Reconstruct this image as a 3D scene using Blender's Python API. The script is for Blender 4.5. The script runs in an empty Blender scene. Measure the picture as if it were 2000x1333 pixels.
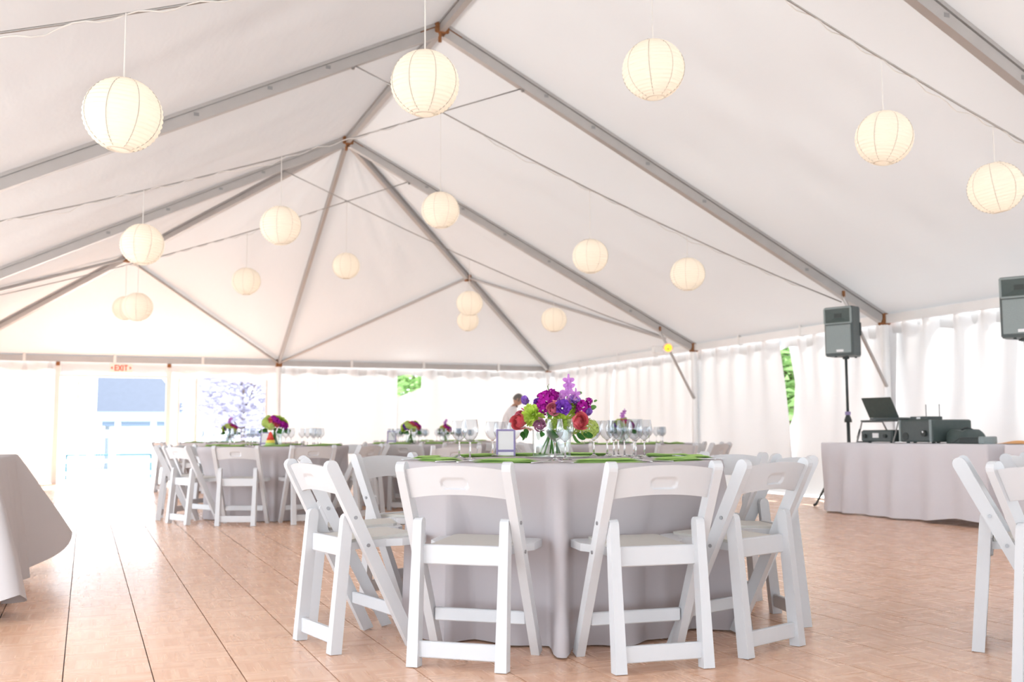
import bpy, math, random
from math import sin, cos, pi, radians, sqrt, hypot, atan2
from mathutils import Vector, Matrix
random.seed(7)
SC = bpy.context.scene
COL = SC.collection

# ------------------------------------------------------------------ camera
F_PX, CAM_H, YAW, PIT, ROL = 1971.9, 0.885, 0.3855, 0.0913, -0.0045
cam = bpy.data.cameras.new('camera')
camo = bpy.data.objects.new('camera', cam)
COL.objects.link(camo)
cam.sensor_width = 36.0
cam.lens = F_PX / 2000 * 36.0
cam.clip_start, cam.clip_end = 0.05, 400
camo.matrix_world = (Matrix.Translation((0, 0, CAM_H)) @ Matrix.Rotation(-YAW, 4, 'Z')
                     @ Matrix.Rotation(pi / 2 + PIT, 4, 'X') @ Matrix.Rotation(ROL, 4, 'Z'))
cam.dof.use_dof = True
cam.dof.focus_distance = 4.5
cam.dof.aperture_fstop = 3.2
SC.camera = camo

# ------------------------------------------------------------------ light
SC.view_settings.view_transform = 'Standard'
SC.view_settings.look = 'None'
SC.view_settings.gamma = 1.0
SC.view_settings.use_curve_mapping = False
SC.view_settings.exposure = 1.22
SC.cycles.transparent_max_bounces = 40      # rows of wine glasses stand behind one another

world = bpy.data.worlds.new('sky')
SC.world = world
world.use_nodes = True
wb = world.node_tree.nodes['Background']
wb.inputs[0].default_value = (0.80, 0.90, 1.0, 1)
wb.inputs[1].default_value = 2.35

sun = bpy.data.lights.new('sun', 'SUN')
sun.energy = 12.5
sun.color = (1.0, 0.94, 0.86)
sun.angle = radians(0.6)
suno = bpy.data.objects.new('sun', sun)
COL.objects.link(suno)
SUND = Vector((0.32, 0.72, 0.60)).normalized()      # towards the sun
suno.rotation_euler = SUND.to_track_quat('Z', 'Y').to_euler()
suno.location = (20, 30, 40)

# ------------------------------------------------------------------ materials
def mat(name, rgb, rough=0.5, metal=0.0, spec=0.5, **k):
    m = bpy.data.materials.new(name)
    m.use_nodes = True
    b = m.node_tree.nodes['Principled BSDF']
    b.inputs['Base Color'].default_value = (*rgb, 1)
    b.inputs['Roughness'].default_value = rough
    b.inputs['Metallic'].default_value = metal
    b.inputs['Specular IOR Level'].default_value = spec
    for kk, v in k.items():
        b.inputs[kk].default_value = v
    return m

def nodes(m):
    return m.node_tree.nodes, m.node_tree.links

def add_noise(m, scale, amount, bump=0.0, stretch=(1, 1, 1), coord='Object', detail=4, dist=0.02):
    """vary the base colour by a noise and optionally add a bump"""
    n, l = nodes(m)
    b = n['Principled BSDF']
    tc = n.new('ShaderNodeTexCoord')
    mp = n.new('ShaderNodeMapping')
    mp.inputs['Scale'].default_value = stretch
    nz = n.new('ShaderNodeTexNoise')
    nz.inputs['Scale'].default_value = scale
    nz.inputs['Detail'].default_value = detail
    l.new(tc.outputs[coord], mp.inputs[0])
    l.new(mp.outputs[0], nz.inputs[0])
    base = b.inputs['Base Color'].default_value[:]
    if amount:
        mx = n.new('ShaderNodeMix')
        mx.data_type = 'RGBA'
        mx.inputs[6].default_value = (*[max(0, c * (1 - amount)) for c in base[:3]], 1)
        mx.inputs[7].default_value = (*[min(1, c * (1 + amount)) for c in base[:3]], 1)
        l.new(nz.outputs[0], mx.inputs[0])
        l.new(mx.outputs[2], b.inputs['Base Color'])
    if bump:
        bp = n.new('ShaderNodeBump')
        bp.inputs['Strength'].default_value = bump
        bp.inputs['Distance'].default_value = dist
        l.new(nz.outputs[0], bp.inputs['Height'])
        l.new(bp.outputs[0], b.inputs['Normal'])
    return m

def fabric(name, refl, trans, fac, bump=0.0, bscale=3.0, stretch=(1, 1, 1), dist=0.03, gloss=0.0):
    """thin sheet that reflects and lets light through"""
    m = bpy.data.materials.new(name)
    m.use_nodes = True
    n, l = nodes(m)
    n.remove(n['Principled BSDF'])
    out = n['Material Output']
    d = n.new('ShaderNodeBsdfDiffuse')
    t = n.new('ShaderNodeBsdfTranslucent')
    mx = n.new('ShaderNodeMixShader')
    d.inputs[0].default_value = (*refl, 1)
    t.inputs[0].default_value = (*trans, 1)
    mx.inputs[0].default_value = fac
    l.new(d.outputs[0], mx.inputs[1])
    l.new(t.outputs[0], mx.inputs[2])
    last = mx
    bp = None
    if bump:
        tc = n.new('ShaderNodeTexCoord')
        mp = n.new('ShaderNodeMapping')
        mp.inputs['Scale'].default_value = stretch
        nz = n.new('ShaderNodeTexNoise')
        nz.inputs['Scale'].default_value = bscale
        nz.inputs['Detail'].default_value = 5
        bp = n.new('ShaderNodeBump')
        bp.inputs['Strength'].default_value = bump
        bp.inputs['Distance'].default_value = dist
        l.new(tc.outputs['Object'], mp.inputs[0])
        l.new(mp.outputs[0], nz.inputs[0])
        l.new(nz.outputs[0], bp.inputs['Height'])
        l.new(bp.outputs[0], d.inputs['Normal'])
        l.new(bp.outputs[0], t.inputs['Normal'])
    if gloss:
        g = n.new('ShaderNodeBsdfGlossy')
        g.inputs['Roughness'].default_value = 0.4
        m2 = n.new('ShaderNodeMixShader')
        m2.inputs[0].default_value = gloss
        l.new(mx.outputs[0], m2.inputs[1])
        l.new(g.outputs[0], m2.inputs[2])
        if bp:
            l.new(bp.outputs[0], g.inputs['Normal'])
        last = m2
    l.new(last.outputs[0], out.inputs[0])
    return m

def glow(name, rgb, strength):
    m = bpy.data.materials.new(name)
    m.use_nodes = True
    n, l = nodes(m)
    b = n['Principled BSDF']
    b.inputs['Base Color'].default_value = (*rgb, 1)
    b.inputs['Emission Color'].default_value = (*rgb, 1)
    b.inputs['Emission Strength'].default_value = strength
    return m

def clear(name, tint=(1, 1, 1), ior=1.45, base=0.0):
    """thin clear sheet: see-through with a Fresnel sheen"""
    m = bpy.data.materials.new(name)
    m.use_nodes = True
    n, l = nodes(m)
    n.remove(n['Principled BSDF'])
    t = n.new('ShaderNodeBsdfTransparent')
    t.inputs[0].default_value = (*tint, 1)
    g = n.new('ShaderNodeBsdfGlossy')
    g.inputs['Roughness'].default_value = 0.03
    fr = n.new('ShaderNodeLayerWeight')
    fr.inputs[0].default_value = .28
    pw = n.new('ShaderNodeMath'); pw.operation = 'MULTIPLY'; pw.inputs[1].default_value = .9
    mx = n.new('ShaderNodeMixShader')
    l.new(fr.outputs['Facing'], pw.inputs[0])
    l.new(pw.outputs[0], mx.inputs[0])
    l.new(t.outputs[0], mx.inputs[1])
    l.new(g.outputs[0], mx.inputs[2])
    l.new(mx.outputs[0], n['Material Output'].inputs[0])
    return m

M = {}
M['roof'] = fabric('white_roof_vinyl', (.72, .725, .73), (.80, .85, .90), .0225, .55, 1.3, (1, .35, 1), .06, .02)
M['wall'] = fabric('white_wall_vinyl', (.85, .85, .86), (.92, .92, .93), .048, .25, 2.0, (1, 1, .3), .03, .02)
M['paper'] = fabric('white_lantern_paper', (.74, .70, .645), (.95, .89, .81), .45)
M['paper_rib'] = fabric('lantern_wire_paper', (.62, .60, .56), (.6, .55, .48), .25)
M['bulb'] = glow('warm_bulb', (1.0, .89, .74), 10.0)
M['cord'] = mat('white_cord', (.75, .73, .70), .6)
M['cable'] = mat('steel_cable', (.42, .41, .40), .4, .7)
M['alu'] = add_noise(mat('aluminium_frame', (.50, .485, .475), .45, .5), 6, .08)
M['alu_white'] = add_noise(mat('bright_aluminium', (.88, .88, .88), .4, .25), 5, .04)
M['alu_groove'] = mat('aluminium_groove', (.30, .28, .27), .5, .5)
M['rust'] = add_noise(mat('rusty_steel_fitting', (.30, .13, .05), .7, .3), 40, .5)
M['steel'] = mat('grey_steel', (.35, .35, .35), .35, .9)
M['chair'] = add_noise(mat('white_chair_resin', (.665, .668, .68), .42), 25, .02)
M['pad'] = add_noise(mat('ivory_vinyl_pad', (.64, .615, .565), .45), 60, .03, .05, dist=.002)
M['bolt'] = mat('zinc_bolt', (.35, .35, .36), .4, .8)
M['napkin'] = fabric('green_napkin', (.46, .70, .23), (.46, .70, .23), .12, .2, 120, dist=.001)
M['silver'] = mat('silver_cutlery', (.75, .75, .76), .18, 1.0)
M['mirror'] = mat('mirror_plate', (.62, .62, .64), .08, 1.0)
M['plywood'] = mat('plywood_top', (.45, .32, .20), .6)
M['black'] = add_noise(mat('black_plastic', (.035, .045, .045), .5), 30, .2)
M['speaker'] = add_noise(mat('dark_grey_plastic', (.085, .105, .105), .5), 40, .15)
M['grille'] = add_noise(mat('grey_speaker_grille', (.28, .33, .33), .55), 300, .3)
M['rack'] = add_noise(mat('dark_green_grey_case', (.06, .085, .08), .45), 30, .2)
M['badge'] = mat('white_badge', (.85, .86, .88), .4)
M['purple'] = mat('purple_card', (.30, .25, .45), .6)
M['card'] = mat('ivory_card', (.84, .82, .80), .7)
M['red'] = mat('red_plastic', (.75, .06, .04), .4)
M['yellow'] = mat('yellow_plastic', (.75, .6, .08), .4)
M['orange'] = mat('orange_cloth', (.85, .42, .14), .7)
M['skin'] = mat('skin', (.50, .29, .21), .5)
M['hair'] = mat('grey_hair', (.16, .15, .14), .8)
M['shirt'] = mat('white_shirt', (.85, .85, .88), .8)
M['trouser'] = mat('black_trousers', (.02, .02, .025), .8)
M['bark'] = add_noise(mat('bark', (.16, .11, .08), .9), 12, .4)
M['leaf_out'] = fabric('tree_leaf', (.30, .46, .20), (.36, .52, .22), .4)
M['blossom'] = fabric('lilac_blossom', (.50, .48, .56), (.52, .49, .58), .4)
M['concrete'] = add_noise(mat('pale_concrete', (.62, .60, .58), .8), 3, .08)
M['shingle'] = add_noise(mat('slate_blue_shingle', (.055, .07, .105), .8), 3, .12)
M['fascia'] = mat('pale_blue_fascia', (.22, .27, .31), .7)
M['house_wall'] = mat('white_siding', (.6, .62, .65), .7)
M['shutter'] = mat('blue_siding', (.12, .17, .24), .7)
M['white_paint'] = mat('white_paint', (.85, .85, .84), .5)
M['teal'] = mat('teal_paint', (.03, .09, .12), .5)
M['clear_vinyl'] = clear('clear_vinyl', (.93, .95, .97), 1.35)
M['exit_red'] = glow('exit_sign_red', (.9, .07, .03), .35)
M['exit_face'] = mat('exit_sign_face', (.9, .86, .8), .5)
M['lamp_on'] = glow('amber_lamp', (1.0, .30, .02), 1.3)

def glass(name, tint=(1, 1, 1), rough=0.0):
    m = bpy.data.materials.new(name)
    m.use_nodes = True
    n, l = nodes(m)
    n.remove(n['Principled BSDF'])
    g = n.new('ShaderNodeBsdfGlass')
    g.inputs[0].default_value = (*tint, 1)
    g.inputs['Roughness'].default_value = rough
    g.inputs['IOR'].default_value = 1.45
    l.new(g.outputs[0], n['Material Output'].inputs[0])
    return m
M['glass'] = glass('wine_glass', (.97, .98, .99))
M['thin_glass'] = clear('thin_glass_bowl', (.86, .88, .90), 1.5)
M['water'] = clear('vase_glass', (.84, .89, .87), 1.45)

# table linen: fine woven lilac grey
def linen(name, rgb):
    m = fabric(name, rgb, rgb, .10, .15, 260, dist=.001)
    return m
M['linen'] = linen('lilac_grey_linen', (.60, .555, .565))
M['linen_pale'] = linen('pale_lilac_linen', (.84, .815, .85))
M['linen_taupe'] = linen('taupe_grey_linen', (.63, .59, .585))

def petal_mat(name, inner, outer):
    """petal colour varying over the flower"""
    m = bpy.data.materials.new(name)
    m.use_nodes = True
    n, l = nodes(m)
    n.remove(n['Principled BSDF'])
    tc = n.new('ShaderNodeTexCoord')
    nz = n.new('ShaderNodeTexNoise')
    nz.inputs['Scale'].default_value = 60
    nz.inputs['Detail'].default_value = 3
    mx = n.new('ShaderNodeMix')
    mx.data_type = 'RGBA'
    mx.inputs[6].default_value = (*inner, 1)
    mx.inputs[7].default_value = (*outer, 1)
    l.new(tc.outputs['Object'], nz.inputs[0])
    l.new(nz.outputs[0], mx.inputs[0])
    d = n.new('ShaderNodeBsdfDiffuse')
    t = n.new('ShaderNodeBsdfTranslucent')
    ms = n.new('ShaderNodeMixShader')
    ms.inputs[0].default_value = .16
    l.new(mx.outputs[2], d.inputs[0])
    l.new(mx.outputs[2], t.inputs[0])
    l.new(d.outputs[0], ms.inputs[1])
    l.new(t.outputs[0], ms.inputs[2])
    l.new(ms.outputs[0], n['Material Output'].inputs[0])
    return m
M['rose_pink'] = petal_mat('pink_rose_petal', (.72, .16, .26), (.85, .34, .42))
M['rose_coral'] = petal_mat('coral_rose_petal', (.75, .10, .14), (.88, .26, .27))
M['rose_mauve'] = petal_mat('mauve_rose_petal', (.48, .16, .32), (.72, .38, .54))
M['mum'] = petal_mat('chartreuse_petal', (.42, .62, .03), (.72, .85, .22))
M['hydrangea'] = petal_mat('lime_petal', (.45, .58, .10), (.68, .76, .28))
M['lisianthus'] = petal_mat('violet_petal', (.10, .015, .30), (.30, .10, .55))
M['lisianthus_pale'] = petal_mat('pale_violet_petal', (.30, .12, .58), (.48, .28, .72))
M['stock'] = petal_mat('magenta_petal', (.30, .0, .22), (.62, .05, .48))
M['orchid'] = petal_mat('orchid_petal', (.48, .12, .55), (.72, .38, .76))
M['leaf'] = petal_mat('dark_leaf', (.03, .12, .03), (.10, .26, .06))
M['stem'] = petal_mat('stem_green', (.10, .25, .06), (.2, .38, .12))

# floor: printed parquet laid in square modules
def floor_mat():
    m = bpy.data.materials.new('wood_print_floor_tile')
    m.use_nodes = True
    n, l = nodes(m)
    b = n['Principled BSDF']
    b.inputs['Specular IOR Level'].default_value = .75
    ge = n.new('ShaderNodeNewGeometry')
    mp = n.new('ShaderNodeMapping')
    mp.inputs['Rotation'].default_value = (0, 0, .0131)
    l.new(ge.outputs['Position'], mp.inputs[0])
    def math_(op, a=None, bb=None):
        q = n.new('ShaderNodeMath')
        q.operation = op
        for i, v in enumerate((a, bb)):
            if v is None:
                continue
            if isinstance(v, (int, float)):
                q.inputs[i].default_value = v
            else:
                l.new(v, q.inputs[i])
        return q.outputs[0]
    sp = n.new('ShaderNodeSeparateXYZ')
    l.new(mp.outputs[0], sp.inputs[0])
    S = .1525
    ix = math_('FLOOR', math_('DIVIDE', sp.outputs[0], S))
    iy = math_('FLOOR', math_('DIVIDE', sp.outputs[1], S))
    par = math_('ABSOLUTE', math_('MODULO', math_('ADD', ix, iy), 2.0))
    # strip number within the square, either way round
    def mixf(a, bb):
        q = n.new('ShaderNodeMix')
        l.new(par, q.inputs[0])
        l.new(a, q.inputs[2])
        l.new(bb, q.inputs[3])
        return q.outputs[0]
    across = mixf(sp.outputs[1], sp.outputs[0])
    strip = math_('FLOOR', math_('DIVIDE', across, S / 5))
    cb = n.new('ShaderNodeCombineXYZ')
    l.new(ix, cb.inputs[0])
    l.new(iy, cb.inputs[1])
    l.new(strip, cb.inputs[2])
    wn = n.new('ShaderNodeTexWhiteNoise')
    wn.noise_dimensions = '3D'
    l.new(cb.outputs[0], wn.inputs[0])
    # long grain
    sv = n.new('ShaderNodeCombineXYZ')
    l.new(math_('MULTIPLY', mixf(sp.outputs[0], sp.outputs[1]), 2.2), sv.inputs[0])
    l.new(math_('MULTIPLY', across, 60.0), sv.inputs[1])
    gn = n.new('ShaderNodeTexNoise')
    gn.inputs['Scale'].default_value = 1.0
    gn.inputs['Detail'].default_value = 2
    l.new(sv.outputs[0], gn.inputs[0])
    tot = math_('ADD', math_('MULTIPLY', wn.outputs[0], .36), math_('ADD', math_('MULTIPLY', gn.outputs[0], .44), .10))
    cr = n.new('ShaderNodeValToRGB')
    cr.color_ramp.elements[0].position = .05
    cr.color_ramp.elements[0].color = (.71, .375, .225, 1)
    cr.color_ramp.elements[1].position = 1.0
    cr.color_ramp.elements[1].color = (.97, .65, .455, 1)
    l.new(tot, cr.inputs[0])
    l.new(cr.outputs[0], b.inputs['Base Color'])
    rr = n.new('ShaderNodeMapRange')
    rr.inputs[3].default_value = .20
    rr.inputs[4].default_value = .32
    l.new(gn.outputs[0], rr.inputs[0])
    l.new(rr.outputs[0], b.inputs['Roughness'])
    return m
M['floor'] = floor_mat()
M['seam'] = mat('floor_joint', (.12, .10, .10), .6)

# ------------------------------------------------------------------ mesh helpers
class MB:
    def __init__(s):
        s.v, s.f = [], []
    def add(s, vs, fs):
        o = len(s.v)
        s.v += [tuple(p) for p in vs]
        s.f += [tuple(i + o for i in f) for f in fs]
        return s
    def box(s, c, d, R=None):
        c = Vector(c)
        x, y, z = [q / 2 for q in d]
        vs = [Vector((sx * x, sy * y, sz * z)) for sx in (-1, 1) for sy in (-1, 1) for sz in (-1, 1)]
        if R is not None:
            vs = [R @ p for p in vs]
        return s.add([c + p for p in vs], [(0, 1, 3, 2), (4, 6, 7, 5), (0, 4, 5, 1), (2, 3, 7, 6), (0, 2, 6, 4), (1, 5, 7, 3)])
    def cbox(s, c, d, b=.004, R=None):
        """box with chamfered vertical and top edges (8-corner rings)"""
        c = Vector(c)
        x, y, z = [q / 2 for q in d]
        b = min(b, x * .9, y * .9, z * .9)
        def ring(ins, zz):
            X, Y = x - ins, y - ins
            k = b
            return [(X - k, -Y, zz), (X, -Y + k, zz), (X, Y - k, zz), (X - k, Y, zz), (-X + k, Y, zz), (-X, Y - k, zz), (-X, -Y + k, zz), (-X + k, -Y, zz)]
        rings = [ring(b, -z), ring(0, -z + b), ring(0, z - b), ring(b, z)]
        vs = [Vector(p) for r in rings for p in r]
        if R is not None:
            vs = [R @ p for p in vs]
        fs = [tuple(reversed(range(8))), tuple(range(24, 32))]
        for r in range(3):
            for i in range(8):
                j = (i + 1) % 8
                fs.append((r * 8 + i, r * 8 + j, r * 8 + 8 + j, r * 8 + 8 + i))
        return s.add([c + p for p in vs], fs)
    def tube(s, pts, r, n=8, cap=True):
        pts = [Vector(p) for p in pts]
        rs = r if isinstance(r, (list, tuple)) else [r] * len(pts)
        vs, fs = [], []
        up0 = None
        for i, p in enumerate(pts):
            t = (pts[min(i + 1, len(pts) - 1)] - pts[max(i - 1, 0)]).normalized()
            if up0 is None:
                a = Vector((0, 0, 1)) if abs(t.z) < .9 else Vector((1, 0, 0))
            else:
                a = up0
            u = t.cross(a).normalized()
            w = u.cross(t).normalized()
            up0 = w
            for k in range(n):
                an = 2 * pi * k / n
                vs.append(p + (u * cos(an) + w * sin(an)) * rs[i])
        for i in range(len(pts) - 1):
            for k in range(n):
                k2 = (k + 1) % n
                fs.append((i * n + k, i * n + k2, i * n + n + k2, i * n + n + k))
        if cap:
            fs.append(tuple(reversed(range(n))))
            fs.append(tuple(range((len(pts) - 1) * n, len(pts) * n)))
        return s.add(vs, fs)
    def beam(s, a, b, prof, up=(0, 0, 1)):
        """extrude a closed profile [(side, up)...] from a to b"""
        a, b = Vector(a), Vector(b)
        t = (b - a).normalized()
        upv = Vector(up)
        if abs(t.dot(upv)) > .97:
            upv = Vector((0, 1, 0))
        u = t.cross(upv).normalized()
        w = u.cross(t).normalized()
        n = len(prof)
        vs = [e + u * p[0] + w * p[1] for e in (a, b) for p in prof]
        fs = [tuple(reversed(range(n))), tuple(range(n, 2 * n))]
        for i in range(n):
            j = (i + 1) % n
            fs.append((i, j, n + j, n + i))
        return s.add(vs, fs)
    def lathe(s, prof, n=24, c=(0, 0, 0), close=False):
        c = Vector(c)
        vs, fs = [], []
        for (r, z) in prof:
            for k in range(n):
                a = 2 * pi * k / n
                vs.append(c + Vector((r * cos(a), r * sin(a), z)))
        m = len(prof)
        for i in range(m - 1 if not close else m):
            i2 = (i + 1) % m
            for k in range(n):
                k2 = (k + 1) % n
                fs.append((i * n + k, i * n + k2, i2 * n + k2, i2 * n + k))
        return s.add(vs, fs)
    def grid(s, nu, nv, fn, skip=None):
        vs = [fn(i / nu, j / nv) for i in range(nu + 1) for j in range(nv + 1)]
        fs = []
        for i in range(nu):
            for j in range(nv):
                if skip and skip((i + .5) / nu, (j + .5) / nv):
                    continue
                a = i * (nv + 1) + j
                fs.append((a, a + nv + 1, a + nv + 2, a + 1))
        return s.add(vs, fs)
    def prism(s, outline, y0, y1, axis='y'):
        """extrude an outline [(a,b)] between two planes; axis y: (x,z); axis x: (y,z); axis z: (x,y)"""
        def P(a, b, c):
            return {'y': (a, c, b), 'x': (c, a, b), 'z': (a, b, c)}[axis]
        n = len(outline)
        vs = [P(a, b, y0) for a, b in outline] + [P(a, b, y1) for a, b in outline]
        fs = [tuple(range(n)), tuple(reversed(range(n, 2 * n)))]
        for i in range(n):
            j = (i + 1) % n
            fs.append((j, i, n + i, n + j))
        return s.add(vs, fs)
    def mesh(s, name, m, smooth=False, angle=None):
        me = bpy.data.meshes.new(name)
        me.from_pydata(s.v, [], s.f)
        me.validate()
        me.update()
        if m:
            me.materials.append(m)
        if smooth:
            me.polygons.foreach_set('use_smooth', [True] * len(me.polygons))
            if angle:
                try:
                    me.set_sharp_from_angle(angle=radians(angle))
                except Exception:
                    pass
        return me
    def build(s, name, m, parent=None, smooth=False, angle=None):
        return link(name, s.mesh(name, m, smooth, angle), parent)

def link(name, me, parent=None):
    o = bpy.data.objects.new(name, me)
    COL.objects.link(o)
    if parent:
        o.parent = parent
    return o

def tag(o, label=None, cat=None, group=None, kind=None):
    if label: o['label'] = label
    if cat: o['category'] = cat
    if group: o['group'] = group
    if kind: o['kind'] = kind
    return o

def thing(name, loc, label, cat, group=None, rz=0, kind=None):
    o = bpy.data.objects.new(name, None)
    COL.objects.link(o)
    o.empty_display_size = .1
    o.location = loc
    o.rotation_euler = (0, 0, rz)
    return tag(o, label, cat, group, kind)

def copy_tree(o, parent=None):
    c = o.copy()
    COL.objects.link(c)
    c.parent = parent
    for ch in list(o.children):
        copy_tree(ch, c)
    return c

def place(o, loc, rz=0, label=None, group=None):
    o.location = loc
    o.rotation_euler = (0, 0, rz)
    if label: o['label'] = label
    if group: o['group'] = group
    return o

# photo pixel -> direction, then a point at a given depth / plane
def pray(px, py):
    a, b = px - 1000, py - 666.5
    x = cos(ROL) * a + sin(ROL) * b
    y = -sin(ROL) * a + cos(ROL) * b
    X, u = x / F_PX, -y / F_PX
    Y, Z = cos(PIT) - sin(PIT) * u, sin(PIT) + cos(PIT) * u
    return Vector((cos(YAW) * X + sin(YAW) * Y, -sin(YAW) * X + cos(YAW) * Y, Z))
C0 = Vector((0, 0, CAM_H))
def at_z(px, py, z):
    r = pray(px, py); return C0 + r * ((z - CAM_H) / r.z)
def at_y(px, py, y):
    r = pray(px, py); return C0 + r * (y / r.y)
def at_x(px, py, x):
    r = pray(px, py); return C0 + r * (x / r.x)
def at_r(px, py, P):
    """point on the pixel's ray at the same distance from the camera plane as P"""
    r = pray(px, py)
    fw = Vector((sin(YAW), cos(YAW), 0))
    return C0 + r * ((P - C0).dot(fw) / r.dot(fw))

# ------------------------------------------------------------------ tent dimensions
CX, W = 3.269, 5.928
HE, HR = 2.311, 5.242
YB = 20.527
Y1, Y2, Y3, Y4, Y5 = 14.537, 10.059, 5.581, 1.103, -3.375
YF = -9.365
XR, XL = CX + W, CX - W
SL = (HR - HE) / W

# ------------------------------------------------------------------ ground and floor
def ground():
    b = MB()
    def fn(u, v):
        x = -60 + 130 * u
        y = -40 + 150 * v
        z = -.07
        if y > 24:
            z -= min(1.0, (y - 24) / 20)
        return (x, y, z)
    b.grid(26, 60, fn)
    o = b.build('ground', M['concrete'])
    tag(o, 'pale concrete yard around the tent', 'ground', kind='structure')
ground()

floor = thing('floor', (0, 0, 0), 'modular dance floor of wood print tiles', 'floor', kind='structure')
FA = -0.0131          # the floor is laid slightly off the tent axis
T = 0.306
def fl(a, b_, z=0.0):
    # floor grid coordinates -> world; column seams pass through x=.205 at y=3.94
    x0, y0 = .205, 3.94
    return (x0 + a * cos(FA) + b_ * sin(FA), y0 - a * sin(FA) + b_ * cos(FA), z)
def build_floor():
    g = .0022
    bb = MB()
    bb.box((0, 0, -.006), (T - 2 * g, T - .0012, .012))
    # bevel-less tile, shared by all
    me = bb.mesh('floor_tile', M['floor'])
    tiles = []
    ni0, ni1, nj0, nj1 = -10, 30, -14, 55
    fw = Vector((sin(YAW), cos(YAW), 0)); rt = Vector((cos(YAW), -sin(YAW), 0))
    for i in range(ni0, ni1):
        for j in range(nj0, nj1):
            p = Vector(fl((i + .5) * T, (j + .5) * T))
            if not (XL + .1 < p.x < XR - .1 and YF < p.y < YB + .1):
                continue
            d = p.dot(fw); s = p.dot(rt)
            vis = d > 3.2 and abs(s) < d * .53
            tiles.append((d if vis else 99 + d, i, j))
    tiles.sort()
    for k, (d, i, j) in enumerate(tiles):
        if k < 290:
            o = link('floor_tile', me, floor)
            o.location = fl((i + .5) * T, (j + .5) * T)
            o.rotation_euler = (0, 0, -FA)
        else:
            if k == 290:
                rest = MB()
            x, y = (i + .5) * T, (j + .5) * T
            hx, hy = T / 2 - g, T / 2 - .0006
            rest.add([fl(x - hx, y - hy), fl(x + hx, y - hy), fl(x + hx, y + hy), fl(x - hx, y + hy)], [(0, 1, 2, 3)])
    o = rest.build('floor_tiles', M['floor'], floor)
    o['kind'] = 'stuff'
    sb = MB()
    sb.box(((XL + XR) / 2, (YF + YB) / 2, -.035), (XR - XL - .2, YB - YF - .2, .056))
    sb.build('floor_base', M['seam'], floor)
build_floor()

# ------------------------------------------------------------------ roof skin (ceiling)
ceiling = thing('ceiling', (CX, 5, HE), 'white vinyl tent roof stretched over the frame', 'roof', kind='structure')
ceiling.location = (0, 0, 0)
OFF = .075
def roof_patch(name, a, b, c, d, nu=56, nv=40, sag=.05, seed=0):
    """bilinear patch a-b (top) d-c (bottom), sagging between its edges"""
    a, b, c, d = [Vector(p) for p in (a, b, c, d)]
    nrm = (b - a).cross(d - a)
    if nrm.length < 1e-6:
        nrm = (c - a).cross(d - a)
    nrm.normalize()
    if nrm.z < 0:
        nrm = -nrm
    rnd = random.Random(seed)
    ph = [rnd.uniform(0, 6.28) for _ in range(6)]
    def fn(u, v):
        p = (a * (1 - u) + b * u) * (1 - v) + (d * (1 - u) + c * u) * v
        e = 16 * u * (1 - u) * v * (1 - v)
        s = -sag * e
        # soft tension wrinkles running out of the corners
        s += .012 * e * sin(7 * (u + v) * 2.2 + ph[0]) + .009 * e * sin(11 * (u - v) * 2 + ph[1]) + .007 * e * sin(34 * u + 12 * v + ph[2]) + .006 * e * sin(47 * u - 17 * v + ph[3])
        return p + nrm * s
    bb = MB()
    bb.grid(nu, nv, fn)
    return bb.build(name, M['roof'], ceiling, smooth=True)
zr, ze = HR + OFF, HE + OFF
ov = .07
def bay(ya, yb, k):
    roof_patch('roof_panel', (CX, ya, zr), (CX, yb, zr), (XR + ov, yb, ze - ov * SL), (XR + ov, ya, ze - ov * SL), seed=k)
    roof_patch('roof_panel', (CX, yb, zr), (CX, ya, zr), (XL - ov, ya, ze - ov * SL), (XL - ov, yb, ze - ov * SL), seed=k + 50)
for k, (ya, yb) in enumerate(((Y2, Y1), (Y3, Y2), (Y4, Y3), (Y5, Y4))):
    bay(ya, yb, k)
def hip(yp, ye, k):
    s = 1 if ye > yp else -1
    zo = ze - ov * SL
    pk = (CX, yp, zr)
    yo = ye + s * ov
    roof_patch('roof_panel', pk, pk, (XR + ov, yo, zo), (CX, yo, zo), 24, 20, .03, k + 1)
    roof_patch('roof_panel', pk, pk, (XL - ov, yo, zo), (CX, yo, zo), 24, 20, .03, k + 2)
    roof_patch('roof_panel', pk, pk, (XR + ov, yo, zo), (XR + ov, yp, zo), 24, 20, .03, k + 3)
    roof_patch('roof_panel', pk, pk, (XL - ov, yo, zo), (XL - ov, yp, zo), 24, 20, .03, k + 4)
hip(Y1, YB, 10)
hip(Y5, YF, 20)
# short valance hanging outside the eaves
def valance(a, b, out):
    a, b, out = Vector(a), Vector(b), Vector(out)
    L = (b - a).length
    n = max(8, int(L / .08))
    def fn(u, v):
        p = a * (1 - u) + b * u
        return p + Vector((0, 0, -(.24 + .02 * sin(u * L * 9)) * v)) + out * (.015 * v * sin(u * L * 14))
    bb = MB()
    bb.grid(n, 3, fn)
    bb.build('valance', M['roof'], ceiling, smooth=True)
zo = ze - ov * SL
valance((XR + .11, YF, zo), (XR + .11, YB + .11, zo), (1, 0, 0))
valance((XR + .11, YB + .11, zo), (XL - .11, YB + .11, zo), (0, 1, 0))
valance((XL - .11, YB + .11, zo), (XL - .11, YF, zo), (-1, 0, 0))
valance((XL - .11, YF - .1, zo), (XR + .11, YF - .1, zo), (0, -1, 0))

# ------------------------------------------------------------------ frame
frame = thing('tent_frame', (0, 0, 0), 'grey aluminium tent frame with rafters, posts and steel cables', 'tent frame')
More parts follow.
